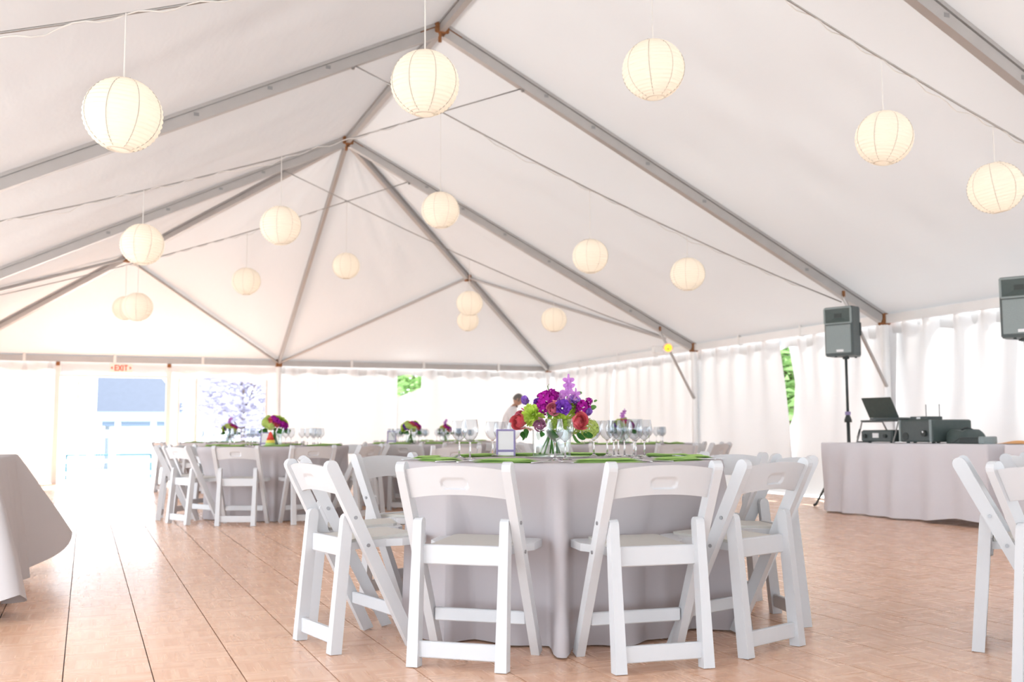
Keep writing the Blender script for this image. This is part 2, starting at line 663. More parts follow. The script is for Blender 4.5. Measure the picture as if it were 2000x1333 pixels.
# box section with a keder track on each upper shoulder
RP = [(-.034, -.065), (.034, -.065), (.034, .018), (.022, .018), (.022, .028), (.042, .028), (.042, .06),
      (-.042, .06), (-.042, .028), (-.022, .028), (-.022, .018), (-.034, .018)]
RP = [(x * 1.18, z * 1.18) for x, z in RP]
RPS = [(x * .8, z * .8) for x, z in RP]
EP = [(-.03, -.055), (.03, -.055), (.03, .055), (-.03, .055)]
def beam(name, a, b, prof, m, up=(0, 0, 1)):
    return MB().beam(a, b, prof).build(name, m, frame)
def rod(name, a, b, r, m=None, n=10):
    return MB().tube([a, b], r, n).build(name, m or M['alu'], frame, smooth=True, angle=50)
YS = (Y1, Y2, Y3, Y4, Y5)
for y in YS:
    for sx in (1, -1):
        xa, xb = CX + sx * .06, CX + sx * (W - .05)
        o = beam('rafter', (xa, y, HR - .06 * SL), (xb, y, HE + .05 * SL), RP, M['alu'])
        # bolt heads along the rafter's underside
        for t in (.2, .3, .42, .55, .8):
            px_, pz_ = xa + (xb - xa) * t, HR - (HR - HE) * t
            MB().box((px_, y - .036, pz_ - .02), (.05, .012, .035)).build('rafter_pin', M['steel'], o)
# ridge and purlin
for ya, yb in zip(YS[1:], YS[:-1]):
    beam('ridge_beam', (CX, ya + .06, HR + .01), (CX, yb - .06, HR + .01), RPS, M['alu'])
# hips
def hipframe(yp, ye):
    for sx in (1, -1):
        cor = Vector((CX + sx * W, ye, HE)); pk = Vector((CX, yp, HR)); md = (cor + pk) / 2
        e1 = Vector((CX + sx * W, yp, HE)); mid = Vector((CX, ye, HE))
        d = (cor - pk).normalized()
        beam('hip_rafter', pk + d * .08, cor - d * .06, RPS, M['alu'])
        q = (e1 - md).normalized()
        rod('hip_strut', md + q * .05, e1 - q * .5, .027)
        q = (mid - md).normalized()
        rod('hip_strut', md + q * .05, mid - q * .06, .027)
        MB().cbox(md + Vector((0, 0, -.01)), (.11, .11, .12), .01).build('strut_joint', M['rust'], frame)
    mid = Vector((CX, ye, HE)); pk = Vector((CX, yp, HR))
    d = (mid - pk).normalized()
    beam('hip_rafter', pk + d * .08, mid - d * .06, [(x * .62, z * .62) for x, z in RP], M['alu'])
hipframe(Y1, YB)
hipframe(Y5, YF)
# ridge fittings
for y in YS:
    b = MB()
    b.cbox((CX, y, HR), (.16, .12, .13), .012)
    for sx in (1, -1):
        R = Matrix.Rotation(sx * math.atan(SL), 3, 'Y')
        b.cbox((CX + sx * .13, y, HR - .13 * SL + .035), (.24, .075, .06), .006, R)
    b.tube([(CX - .02, y - .03, HR - .06), (CX - .02, y - .03, HR - .16)], .02, 8)
    b.build('ridge_joint', M['rust'], frame)
# eave beams, posts, braces
side_y = [YB, Y1, Y2, Y3, Y4, Y5, YF]
for sx, X in ((1, XR), (-1, XL)):
    for ya, yb in zip(side_y[1:], side_y[:-1]):
        beam('eave_beam', (X, ya + .06, HE), (X, yb - .06, HE), EP, M['alu_white'])
    for y in side_y:
        b = MB()
        b.tube([(X, y, 0), (X, y, HE - .05)], .052, 14)
        o = b.build('post', M['alu_white'], frame, smooth=True, angle=50)
        MB().cbox((X, y, .008), (.2, .2, .016), .004).build('base_plate', M['steel'], o)
        MB().cbox((X, y, HE), (.12, .12, .15), .012).build('corner_joint', M['rust'], frame)
for yy in (YB, YF):
    for xa, xb in ((XL, CX), (CX, XR)):
        beam('eave_beam', (xa + .06, yy, HE), (xb - .06, yy, HE), EP, M['alu'])
    b = MB()
    b.tube([(CX, yy, 0), (CX, yy, HE - .05)], .052, 14)
    o = b.build('post', M['alu_white'], frame, smooth=True, angle=50)
    MB().cbox((CX, yy, .008), (.2, .2, .016), .004).build('base_plate', M['steel'], o)
    MB().cbox((CX, yy, HE), (.12, .12, .15), .012).build('corner_joint', M['rust'], frame)
def arc_pts(a, b, m, n=10):
    a, b, m = Vector(a), Vector(b), Vector(m)
    return [a * (1 - t) ** 2 + m * (2 * t * (1 - t)) + b * t * t for t in [i / n for i in range(n + 1)]]
for y in YS:
    for sx in (1, -1):
        xr = CX + sx * (W - .67)
        a = Vector((xr, y - .05, HE + .67 * SL - .10)); b2 = Vector((CX + sx * (W - .05), y - .05, 1.46))
        o = MB().tube([a + Vector((0, .03, .06)), a, b2, b2 + Vector((sx * .04, .03, 0))], .022, 8).build('knee_brace', M['alu'], frame, smooth=True)
        MB().box((xr, y - .05, HE + .67 * SL - .05), (.03, .02, .09)).build('brace_clip', M['rust'], o)
# cable hangers and crossed cables, one pair in each rafter plane
ZX = 4.32
def cab(y, sx):
    a = Vector((CX + sx * .955, y, 4.765 - .06))
    m_ = Vector((CX, y, ZX)); e = Vector((CX - sx * 5.25, y, 2.50))
    pts = [a, m_] + [m_ * (1 - t) + e * t + Vector((0, 0, -.09 * 4 * t * (1 - t))) for t in (.17, .33, .5, .67, .83, 1)]
    return pts
for y in YS:
    for sx in (1, -1):
        pts = cab(y, sx)
        o = MB().tube([p + Vector((0, .012 * sx, 0)) for p in pts], .008, 6).build('cable', M['cable'], frame, smooth=True)
        MB().cbox(pts[0], (.03, .03, .09), .004).build('cable_clip', M['steel'], o)
    MB().lathe([(.018, -.008), (.03, -.008), (.03, .008), (.018, .008)], 14, (CX, y, ZX), True).build('cable_ring', M['steel'], frame)
def cable_z(y, x):
    s = 1 if x > CX else -1
    pts = cab(y, -s)[1:]
    for p, q in zip(pts[:-1], pts[1:]):
        if min(p.x, q.x) - 1e-6 <= x <= max(p.x, q.x) + 1e-6:
            t = (x - p.x) / (q.x - p.x)
            return p.z + (q.z - p.z) * t
    return ZX
# straps that tie the skin to the eaves
def strap(x, y, ax):
    b = MB()
    d = (.035, .075, .19) if ax == 'x' else (.075, .035, .19)
    if ax == 'x': d = (.075, .03, .19)
    b.box((x, y, HE + .01), d if ax == 'y' else (.078, .04, .17))
    b.build('tie_strap', M['white_paint'], frame)
for y in (18.9, 17.2, 15.8, 13.2, 11.7, 8.1, 6.6):
    MB().box((XR, y, HE + .01), (.075, .04, .16)).build('tie_strap', M['white_paint'], frame)
for x in (-1.35, .2, 1.8, 4.75, 6.3, 8.0):
    MB().box((x, YB, HE + .01), (.05, .075, .16)).build('tie_strap', M['white_paint'], frame)
# extension lead wound along the cables of the two nearer planes
def lead(y, x0, x1, seed):
    rnd = random.Random(seed)
    pts = []
    n = 60
    for i in range(n + 1):
        x = x0 + (x1 - x0) * i / n
        a = i * 1.3
        pts.append((x, y + .014 * cos(a), cable_z(y, x) - .012 + .014 * sin(a) - .03 * max(0, sin(i * .21 + rnd.random() * .2)) ** 3))
    MB().tube(pts, .005, 5).build('wound_lead', M['cord'], frame, smooth=True)
lead(Y3, -.9, 2.9, 1); lead(Y3, 3.6, 7.2, 2); lead(Y2, -.9, 2.9, 3); lead(Y2, 3.6, 8.0, 4); lead(Y1, .2, 2.9, 5)

# ------------------------------------------------------------------ walls
def wall_sheet(name, parent, a, b, z0, ztop, out, folds, amp, seed, nu=90, nv=26, edge=None, skip=None, hem=True):
    """hanging sheet from a to b (xy), gathered at the top; edge(u,v)->extra shift along the wall"""
    a, b, out = Vector(a), Vector(b), Vector(out)
    L = (b - a).length
    dirv = (b - a).normalized()
    rnd = random.Random(seed)
    comps = [(rnd.uniform(.7, 1.3) * folds, rnd.uniform(0, 6.28), rnd.uniform(-1.6, 1.6), rnd.uniform(.4, 1)) for _ in range(5)]
    def fn(u, v):
        zt = ztop(u) if callable(ztop) else ztop
        zz = zt + (z0 - zt) * v
        s = 0
        for fq, ph, sk, w in comps:
            s += w * sin(2 * pi * fq * u * L + ph + sk * v * 2.4)
        s = s / 3 * amp * (.35 + .65 * v)
        s += amp * .5 * (1 - v) ** 3 * sin(2 * pi * u * L / .42)
        sh = edge(u, v) if edge else 0
        p = a + dirv * (u * L + sh) + out * s
        return (p.x, p.y, zz)
    bb = MB()
    bb.grid(nu, nv, fn, skip)
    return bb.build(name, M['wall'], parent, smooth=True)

wall_right = thing('wall_right', (0, 0, 0), 'white vinyl sidewall curtains along the eaves behind the speakers', 'wall', kind='structure')
xw = XR + .085
ztw = HE - .03
wall_sheet('wall_panel', wall_right, (xw, YB + .06, 0), (xw, 17.6, 0), .0, ztw, (1, 0, 0), .7, .08, 1,
           edge=lambda u, v: -.10 * max(0, sin(pi * v)) * u)
wall_sheet('wall_panel', wall_right, (xw + .03, 17.72, 0), (xw + .03, 14.6, 0), .0, ztw, (1, 0, 0), .7, .08, 2)
# gap beside the speaker: the edge of one curtain sags away from the next
def pw(z, tab):
    for (z0, y0), (z1, y1) in zip(tab[:-1], tab[1:]):
        if z0 <= z <= z1:
            return y0 + (y1 - y0) * (z - z0) / (z1 - z0)
    return tab[-1][1] if z > tab[-1][0] else tab[0][1]
EDGE_A = [(0, 12.05), (.95, 12.10), (1.59, 12.185), (2.3, 12.33)]      # edge of the curtain beyond the gap, by height
EDGE_B = [(0, 12.16), (.95, 12.14), (1.15, 12.05), (1.59, 12.02), (2.3, 12.20)]
wall_sheet('wall_panel', wall_right, (xw, 14.65, 0), (xw, 12.33, 0), .0, ztw, (1, 0, 0), .8, .09, 3,
           edge=lambda u, v: (12.33 - pw(ztw * (1 - v), EDGE_A)) * u ** 3)
wall_sheet('wall_panel', wall_right, (xw + .02, 12.20, 0), (xw + .02, 10.0, 0), .0, ztw, (1, 0, 0), 1.0, .13, 4,
           edge=lambda u, v: (12.20 - pw(ztw * (1 - v), EDGE_B)) * (1 - u) ** 3)
wall_sheet('wall_panel', wall_right, (xw, 10.1, 0), (xw, 5.5, 0), .0, ztw, (1, 0, 0), 1.3, .15, 5, nu=220)
wall_sheet('wall_panel', wall_right, (xw, 5.6, 0), (xw, 1.0, 0), .0, ztw, (1, 0, 0), .9, .08, 6, nu=110)

wall_back = thing('wall_back', (0, 0, 0), 'white vinyl end wall with the exit door and a clear arched window', 'wall', kind='structure')
yw = YB + .085
# left of the door
wall_sheet('wall_panel', wall_back, (XL - .05, yw, 0), (-.80, yw, 0), .01, ztw, (0, 1, 0), .35, .035, 11)
# header above the door
wall_sheet('wall_panel', wall_back, (-.82, yw - .01, 0), (1.24, yw - .01, 0), 2.03, ztw, (0, 1, 0), .3, .01, 12, nu=30, nv=4)
# wall with the window: left pane and arched pane cut out
def in_win(x, z):
    if 1.39 < x < 1.66 and .55 < z < 1.90:
        return True
    if 1.74 < x < 3.03 and .55 < z:
        t = (x - 1.74) / 1.29
        top = 2.0 - .16 * t ** 2.2
        return z < top
    return False
xa_, xb_ = 1.22, CX + .0
wall_sheet('wall_panel', wall_back, (xa_, yw, 0), (xb_, yw, 0), .0, ztw, (0, 1, 0), .3, .012, 13, nu=100, nv=90,
           skip=lambda u, v: in_win(xa_ + (xb_ - xa_) * u, ztw * (1 - v)))
# right half, with a fallen corner that leaves a hole at the top
wall_sheet('wall_panel', wall_back, (CX - .02, yw + .02, 0), (5.76, yw + .02, 0), .0, ztw - .05, (0, 1, 0), .7, .08, 14)
def top2(u):
    x = 5.74 + (XR + .06 - 5.74) * u
    if x < 6.30:
        t = (x - 5.79) / .5
        return 1.66 + .20 * max(0, t)
    return ztw - .04
wall_sheet('wall_panel', wall_back, (5.74, yw, 0), (XR + .06, yw, 0), .0, top2, (0, 1, 0), .8, .09, 15, nu=180)
wall_left = thing('wall_left', (0, 0, 0), 'white vinyl sidewall curtains on the open side of the tent', 'wall', kind='structure')
wall_sheet('wall_panel', wall_left, (XL - .085, YB + .05, 0), (XL - .085, Y1, 0), .0, ztw, (1, 0, 0), .5, .05, 23, nu=50, nv=10)
win = thing('window_1', (0, 0, 0), 'clear vinyl arched window beside the exit door', 'window', kind='structure')
b = MB(); b.box((1.525, yw + .006, 1.225), (.31, .004, 1.39)); b.build('pane', M['clear_vinyl'], win)
b = MB()
pts = [(1.72, .52), (3.05, .52)] + [(1.74 + 1.29 * t + .01, 2.02 - .16 * t ** 2.2) for t in [1, .85, .7, .55, .4, .2, 0]]
b.prism(pts, yw + .004, yw + .008, 'y'); b.build('pane', M['clear_vinyl'], win)
b = MB()
for x in (1.375, 1.70, 3.045):
    b.box((x, yw - .012, 1.25), (.035, .012, 1.45))
b.build('window_trim', M['white_paint'], win)

# door: frame, header and the exit sign
door = thing('door_1', (0, 0, 0), 'open exit doorway with white posts and header', 'door', kind='structure')
for x in (-.78, 1.18):
    MB().cbox((x, YB + .03, 1.10), (.09, .09, 2.2), .008).build('door_post', M['white_paint'], door)
    MB().cbox((x, YB - .03, 2.215), (.07, .06, .07), .006).build('door_clamp', M['rust'], door)
MB().cbox((.2, YB + .03, 2.0), (1.87, .07, .05), .006).build('door_header', M['alu_white'], door)
# folded-back clear door leaf on the left and its push bar
b = MB(); b.cbox((-.42, YB + .42, 1.0), (.035, .75, 1.96), .004); b.build('door_leaf', M['white_paint'], door)

sign = thing('exit_sign', (.316, YB - .02, 2.06), 'white exit sign with red letters over the door', 'exit sign')
b = MB(); b.cbox((0, 0, .095), (.40, .035, .17), .006); b.build('sign_box', M['exit_face'], sign)
def glyph(ch, x, z, w, h, t):
    b = MB()
    def bar(x0, z0, x1, z1):
        a = Vector((x0, 0, z0)); c = Vector((x1, 0, z1)); d = (c - a)
        R = Matrix.Rotation(-atan2(d.z, d.x), 3, 'Y')
        b.box((a + c) / 2 + Vector((0, -.021, 0)), (d.length + (t * .0), .006, t), R)
    if ch == 'E':
        bar(x + t / 2, z, x + t / 2, z + h)
        for q in (t / 2, h / 2, h - t / 2): bar(x, z + q, x + w, z + q)
    if ch == 'X':
        bar(x, z, x + w, z + h); bar(x, z + h, x + w, z)
    if ch == 'I':
        bar(x + w / 2, z, x + w / 2, z + h)
    if ch == 'T':
        bar(x + w / 2, z, x + w / 2, z + h); bar(x, z + h - t / 2, x + w, z + h - t / 2)
    return b
for ch, x, w in (('E', -.115, .055), ('X', -.05, .06), ('I', .022, .02), ('T', .055, .06)):
    glyph(ch, x, .04, w, .11, .017).build('letter', M['exit_red'], sign)
for sx in (-1, 1):
    b = MB()
    b.add([(sx * .185, -.021, .095), (sx * .150, -.021, .125), (sx * .150, -.021, .065)], [(0, 1, 2)])
    b.build('arrow', M['exit_red'], sign)

# ------------------------------------------------------------------ outside
def house():
    yh = 61.5
    X0, X1 = at_y(188, 800, yh).x, at_y(372, 800, yh).x
    gz = -1.07
    z_e = at_y(250, 805, yh).z - gz          # lower edge of the shingles
    z_f = at_y(250, 824, yh).z - gz          # lower edge of the fascia
    h = thing('house', (X0, yh, gz), 'low house with a slate blue shingle roof beyond the exit door', 'house')
    L = X1 - X0
    MB().box((L / 2, 5, z_f / 2), (L - 1, 7, z_f)).build('wall', M['house_wall'], h)
    b = MB()
    b.add([(0, 0, z_e), (L, 0, z_e), (L - 2.5, 5, z_e + 3.6), (0, 5, z_e + 3.6), (0, 10, z_e), (L, 10, z_e)],
          [(0, 1, 2, 3), (3, 2, 5, 4), (0, 3, 4), (1, 5, 2), (0, 4, 5, 1)])
    b.build('roof', M['shingle'], h)
    MB().box((L / 2, .08, (z_e + z_f) / 2), (L, .2, z_e - z_f)).build('fascia', M['fascia'], h)
    MB().box((L / 2, .9, z_f - .12), (L - .6, 1.2, .26)).build('soffit', M['shutter'], h)
    for px in (230, 300, 355):
        x = at_y(px, 840, yh).x - X0
        MB().cbox((x, .4, z_f / 2), (.3, .3, z_f), .02).build('porch_post', M['white_paint'], h)
    xa, xb = at_y(182, 840, yh).x - X0, at_y(214, 840, yh).x - X0
    n = 6
    for k in range(n):
        MB().box((xa + (xb - xa) * (k + .5) / n, 1.44, z_f / 2), ((xb - xa) / n - .05, .08, z_f)).build('siding_board', M['fascia'], h)
house()
def railing():
    yr = 23.6
    r = thing('ramp_railing', (0, yr, -.07), 'white ramp railing outside the exit door', 'railing')
    zt = at_y(220, 848, yr).z + .07
    for z, t in ((zt, .15), (.40, .06), (.14, .06)):
        MB().cbox((.6, 0, z), (4.6, .06, t), .006).build('rail', M['white_paint'], r)
    for x in (-1.6, -.2, at_y(220, 860, yr).x, 1.9, 2.85):
        MB().cbox((x, 0, zt / 2), (.13, .08, zt), .006).build('rail_post', M['white_paint'], r)
    h = thing('hand_rail', (0, yr + .35, -.07), 'thin teal hand rail behind the white ramp railing', 'railing')
    zh = at_y(220, 889, yr + .35).z + .07
    xa, xb = at_y(128, 889, yr + .35).x, at_y(297, 889, yr + .35).x
    MB().cbox(((xa + xb) / 2, 0, zh), (xb - xa, .05, .045), .004).build('bar', M['teal'], h)
    for x in (xa + .02, xb - .02):
        MB().cbox((x, 0, zh / 2), (.05, .05, zh), .004).build('bar_leg', M['teal'], h)
railing()
leaf_mesh = MB().add([(0, 0, 0), (.11, .05, .02), (.24, 0, -.03), (.11, -.05, .02)], [(0, 1, 2, 3)]).mesh('leaf_quad', M['leaf_out'])
def tree(x, y, h, r, seed, label, mk='leaf_out'):
    t = thing('leafy_tree', (x, y, -.08 if y < 24 else -.6), label, 'tree', 'trees outside the tent')
    rnd = random.Random(seed)
    b = MB(); b.tube([(0, 0, 0), (.1, .05, h * .3), (.0, .1, h * .7)], [.16, .12, .06], 8)
    for k in range(6):
        a = rnd.uniform(0, 6.28); b.tube([(.05, .05, h * (.3 + .05 * k)), (r * .7 * cos(a), r * .7 * sin(a), h * (.5 + .07 * k))], [.05, .02], 5)
    b.build('trunk', M['bark'], t, smooth=True)
    b = MB()
    for k in range(4600):
        while True:
            p = Vector((rnd.uniform(-1, 1), rnd.uniform(-1, 1), rnd.uniform(-1, 1)))
            if .25 < p.length < 1: break
        p = Vector((p.x * r, p.y * r, h * .58 + p.z * h * .44))
        R = Matrix.Rotation(rnd.uniform(0, 6.28), 3, 'Z') @ Matrix.Rotation(rnd.uniform(-1, 1), 3, 'X')
        s = rnd.uniform(.9, 1.7)
        vs = [p + R @ (Vector(q) * s) for q in ((0, 0, 0), (.11, .05, .02), (.24, 0, -.03), (.11, -.05, .02))]
        b.add(vs, [(0, 1, 2, 3)])
    o = b.build('foliage', M[mk], t)
    o['kind'] = 'stuff'
tree(8.6, 29, 4.6, 2.2, 3, 'green leafy tree seen through the hole in the end wall')
tree(13.2, 17.3, 4.4, 1.8, 4, 'green leafy tree seen through the gap between the sidewall curtains')
tree(at_y(470, 800, 41).x, 41, 5.6, 2.2, 5, 'pale lilac blossom tree seen through the arched window', 'blossom')


# ------------------------------------------------------------------ paper lanterns
def lantern_meshes(R=.20):
    prof = []
    n = 76
    for i in range(n + 1):
        a = -pi / 2 + .30 + (pi - .55) * i / n
        rr = R * (1 + .018 * sin(i * pi * 2 / 4))
        prof.append((rr * cos(a), rr * sin(a) * .965))
    shade = MB().lathe(prof, 40).mesh('shade', M['paper'], smooth=True)
    seam = MB()
    for k in range(8):
        t = 2 * pi * k / 8 + .2
        pts = []
        for i in range(15):
            a = -pi / 2 + .30 + (pi - .55) * i / 14
            pts.append((R * 1.018 * cos(a) * cos(t), R * 1.018 * cos(a) * sin(t), R * 1.0 * sin(a) * .965))
        seam.tube(pts, .0022, 4)
    seam = seam.mesh('seam', M['paper_rib'], smooth=True)
    zb = R * sin(-pi / 2 + .30) * .965
    rb = R * cos(-pi / 2 + .30)
    ring = MB().lathe([(rb - .004, zb - .004), (rb + .004, zb - .004), (rb + .004, zb + .004), (rb - .004, zb + .004)], 24, close=True).mesh('bottom_ring', M['paper'])
    bulb = MB().lathe([(.0015, -.035), (.016, -.031), (.027, -.018), (.031, 0), (.027, .019), (.015, .04), (.013, .055), (.0015, .056)], 14).mesh('bulb', M['bulb'], smooth=True)
    soc = MB().lathe([(.0015, .05), (.019, .05), (.019, .10), (.008, .115), (.0015, .116)], 12).mesh('socket', M['white_paint'])
    return shade, seam, ring, bulb, soc
LM = lantern_meshes()
def lantern(x, y, zc, ztop, label, tilt=0, s=1.0):
    t = thing('paper_lantern', (x, y, zc), label, 'lantern', 'round paper lanterns hung in the tent')
    t.scale = (s, s, s)
    t.rotation_euler = (tilt * .7, tilt, x * 3.1)
    for nme, me in zip(('shade', 'seam', 'bottom_ring', 'bulb', 'socket'), LM):
        link(nme, me, t)
    inv = t.matrix_basis.to_3x3().inverted()
    up = inv @ Vector((0, 0, 1))
    L = ztop - zc
    b = MB()
    b.tube([up * .10, up * L], .0045, 6)
    b.build('cord', M['cord'], t)
    b = MB()
    # wire spreader that holds the paper open
    for k in range(2):
        a = k * pi / 2
        b.tube([(-.075 * cos(a), -.075 * sin(a), .185), (.075 * cos(a), .075 * sin(a), .185)], .002, 4)
    b.build('spreader', M['steel'], t)
names = {1: 'in the hip peak row', 2: 'in the middle row', 3: 'in the row farthest from the end wall'}
LP = [  # plane, pixel of the lantern's middle, where along the cable, tilt
    (2, 278, 478, 'lowest on the door side, {}', .05), (2, 548, 441, 'second up on the door side, {}', 0),
    (2, 862, 411, 'below the crossed cables, {}', 0), (2, 1153, 501, 'second up on the speaker side, {}', 0),
    (2, 1343, 536, 'lowest on the speaker side, {}', 0),
    (1, 677, 520, 'below the crossed cables, {}', 0), (1, 481, 550, 'second up on the door side, {}', 0),
    (1, 917, 593, 'second up on the speaker side, {}', 0), (1, 1082, 625, 'lowest on the speaker side, {}', 0),
    (1, 268, 600, 'lowest on the door side, {}', 0),
    (3, 240, 225, 'lowest on the door side, {}', .08), (3, 830, 163, 'second up on the door side, {}', .03),
    (3, 1266, 135, 'below the crossed cables, {}', .05), (3, 1727, 270, 'second up on the speaker side, {}', -.1),
    (3, 1945, 367, 'lowest on the speaker side, {}', -.18)]
for pl, px, py, lab, tilt in LP:
    y = (None, Y1, Y2, Y3)[pl]
    P = at_y(px, py, y)
    if abs(P.x - CX) < .1: P.x = CX
    lantern(P.x, y, P.z, cable_z(y, P.x), 'paper lantern ' + lab.format(names[pl]), tilt)
P = at_y(918, 627, (YB + Y1) / 2)
lantern(CX + W / 2, (YB + Y1) / 2, P.z, (HE + HR) / 2 - .05, 'paper lantern below the strut joint of the hip on the speaker side')
lantern(CX - W / 2, (YB + Y1) / 2, P.z - .02, (HE + HR) / 2 - .05, 'paper lantern below the strut joint of the hip on the door side')

# amber lamp clamped to a knee brace
P = at_y(1305, 680, Y1 - .12)
lp = thing('clamp_lamp', P, 'small white clamp lamp glowing amber on the knee brace', 'lamp')
face = (C0 - P).normalized()
q = face.to_track_quat('Z', 'Y').to_matrix()
def orient(b):
    b.v = [tuple(q @ Vector(p)) for p in b.v]
    return b
orient(MB().lathe([(.002, -.16), (.045, -.15), (.06, -.08), (.085, .02), (.078, .02), (.055, -.06), (.002, -.07)], 20)).build('housing', M['white_paint'], lp, smooth=True)
orient(MB().lathe([(.002, .0), (.05, -.005), (.06, -.02), (.002, -.03)], 18)).build('lamp_face', M['lamp_on'], lp, smooth=True)
MB().tube([(0, 0, -.02), (.05, .08, .02)], .015, 8).build('clamp', M['steel'], lp)
MB().cbox((-.18, .05, -.03), (.16, .1, .12), .01).build('ballast', M['white_paint'], lp)

# ------------------------------------------------------------------ folding chairs
def chair_meshes():
    """local: rear feet at y=0, facing +y"""
    g = {}
    HW = .214       # centre of the long side frames
    a = Vector((0, -.05, .776)); f = Vector((0, .338, 0))
    d = (f - a).normalized(); nrm = Vector((0, d.z, -d.y)) * -1
    # long member: rounded top, runs from back top to front foot
    def long_leg():
        out = []
        w = .026
        L = (f - a).length
        for t in range(7):                   # rounded head
            an = pi * t / 6
            out.append((-w * cos(an), L - w + w * sin(an)))
        out.append((w, .0)); out.append((-w, .0))
        vs, n = [], len(out)
        for x in (-.0175, .0175):
            for p, s in out:
                q_ = f - d * s + nrm * p
                vs.append((x, q_.y, q_.z))
        # level the foot
        vs = [(x, y, max(z, 0)) for x, y, z in vs]
        fs = [tuple(range(n)), tuple(reversed(range(n, 2 * n)))] + [((i + 1) % n, i, n + i, n + (i + 1) % n) for i in range(n)]
        return MB().add(vs, fs)
    g['upright'] = long_leg().mesh('upright', M['chair'])
    # rear leg, rounded top
    def rear():
        A, B = Vector((0, 0, 0)), Vector((0, .052, .56))
        dd = (B - A).normalized(); nn = Vector((0, dd.z, -dd.y))
        w = .024; L = (B - A).length
        out = [(w * 1.0, 0), (w * 1.0, .3)] + [(w * .95 * cos(pi * t / 6), L - w + w * sin(pi * t / 6)) for t in range(7)] + [(-w, .3), (-w, 0)]
        vs, n = [], len(out)
        # tapered in thickness to the top
        for sx in (-1, 1):
            for p, s in out:
                q_ = A + dd * s + nn * p
                x = sx * (.023 - .0055 * min(1, s / .45))
                vs.append((x, q_.y, max(q_.z, 0)))
        fs = [tuple(range(n)), tuple(reversed(range(n, 2 * n)))] + [((i + 1) % n, i, n + i, n + (i + 1) % n) for i in range(n)]
        return MB().add(vs, fs)
    g['rear_leg'] = rear().mesh('rear_leg', M['chair'])
    # back panel, curved in plan, arched, with an oblong hand grip moulded in
    def panel():
        b = MB()
        nu, nv = 56, 22
        def fr(u, v, side):
            x = (u - .5) * 2 * .196
            arch = .016 * (1 - (2 * u - 1) ** 2)
            z0, z1 = .636 + arch, .748 + arch
            z = z0 + (z1 - z0) * v
            y = a.y + (a.z - z) * (f.y - a.y) / a.z - .018 * (1 - (2 * u - 1) ** 2) - .004
            gx, gz = x / .050, (z - (.692)) / .0175
            # rounded slot dent on the back face
            dx = max(0, abs(x) - .033)
            r = hypot(dx, z - .694)
            dent = .009 * max(0, min(1, (.022 - r) / .004))
            y += (side * .008) + (dent if side < 0 else 0)
            return (x, y, z)
        b.grid(nu, nv, lambda u, v: fr(u, v, -1))
        b.grid(nu, nv, lambda u, v: fr(1 - u, v, 1))
        n1 = (nu + 1) * (nv + 1)
        def I(i, j): return i * (nv + 1) + j
        def K(i, j): return n1 + (nu - i) * (nv + 1) + j
        for i in range(nu):
            b.f.append((I(i, nv), I(i + 1, nv), K(i + 1, nv), K(i, nv)))
            b.f.append((I(i + 1, 0), I(i, 0), K(i, 0), K(i + 1, 0)))
        return b
    g['backrest'] = panel().mesh('backrest', M['chair'], smooth=True, angle=40)
    # seat: narrow between the legs, wide in front
    def seat(z0, z1, ins):
        zs = lambda y: .006 * sin((y - .06) / .41 * pi)
        o = [(-.165 + ins, .055 + ins), (-.165 + ins, .17), (-.182 + ins, .23), (-.222 + ins, .285), (-.225 + ins, .39 - ins), (-.20, .412 - ins),
             (.20, .412 - ins), (.225 - ins, .39 - ins), (.222 - ins, .285), (.182 - ins, .23), (.165 - ins, .17), (.165 - ins, .055 + ins)]
        if ins:
            o = [(-.165 + ins, .075), (-.165 + ins, .18), (-.166 + ins, .26), (-.166 + ins, .375), (-.14, .392), (.14, .392), (.166 - ins, .375), (.166 - ins, .26), (.165 - ins, .18), (.165 - ins, .075)]
        b = MB()
        n = len(o)
        vs = [(x, y, z0 + .02 * (y / .45)) for x, y in o] + [(x, y, z1 + .02 * (y / .45)) for x, y in o]
        b.add(vs, [tuple(range(n)), tuple(reversed(range(n, 2 * n)))] + [((i + 1) % n, i, n + i, n + (i + 1) % n) for i in range(n)])
        return b
    g['seat'] = seat(.405, .435, 0).mesh('seat', M['chair'])
    g['seat_pad'] = seat(.435, .446, .012).mesh('seat_pad', M['pad'])
    b = MB()
    b.cbox((0, .058, .418), (.336, .026, .075), .004)
    g['seat_rail'] = b.mesh('seat_rail', M['chair'])
    g['front_stretcher'] = MB().cbox((0, .338 - .155 * .5, .155), (.385, .020, .052), .004, Matrix.Rotation(.0, 3, 'X')).mesh('front_stretcher', M['chair'])
    g['rear_stretcher'] = MB().cbox((0, .008, .066), (.336, .022, .062), .004).mesh('rear_stretcher', M['chair'])
    g['bolt'] = MB().tube([(-.004, 0, 0), (.004, 0, 0)], .0075, 10).mesh('bolt', M['bolt'])
    return g, HW, a, f
CM, HW, CA, CF = chair_meshes()
def chair_proto(bolts=True):
    t = thing('folding_chair', (0, 0, 0), 'x', 'chair')
    for sx in (-1, 1):
        o = link('upright', CM['upright'], t); o.location = (sx * HW, 0, 0)
        if bolts:
            for z in (.545, .43):
                k = link('bolt', CM['bolt'], o)
                k.location = (sx * .0175, CA.y + (CA.z - z) * (CF.y - CA.y) / CA.z, z)
        o = link('rear_leg', CM['rear_leg'], t); o.location = (sx * .177, 0, 0)
    link('backrest', CM['backrest'], t)
    s = link('seat', CM['seat'], t)
    link('seat_pad', CM['seat_pad'], s)
    link('seat_rail', CM['seat_rail'], t)
    link('front_stretcher', CM['front_stretcher'], t)
    link('rear_stretcher', CM['rear_stretcher'], t)
    return t
_near = chair_proto(True)
_far = chair_proto(False)
_used = {'n': False, 'f': False}
SEATED = []
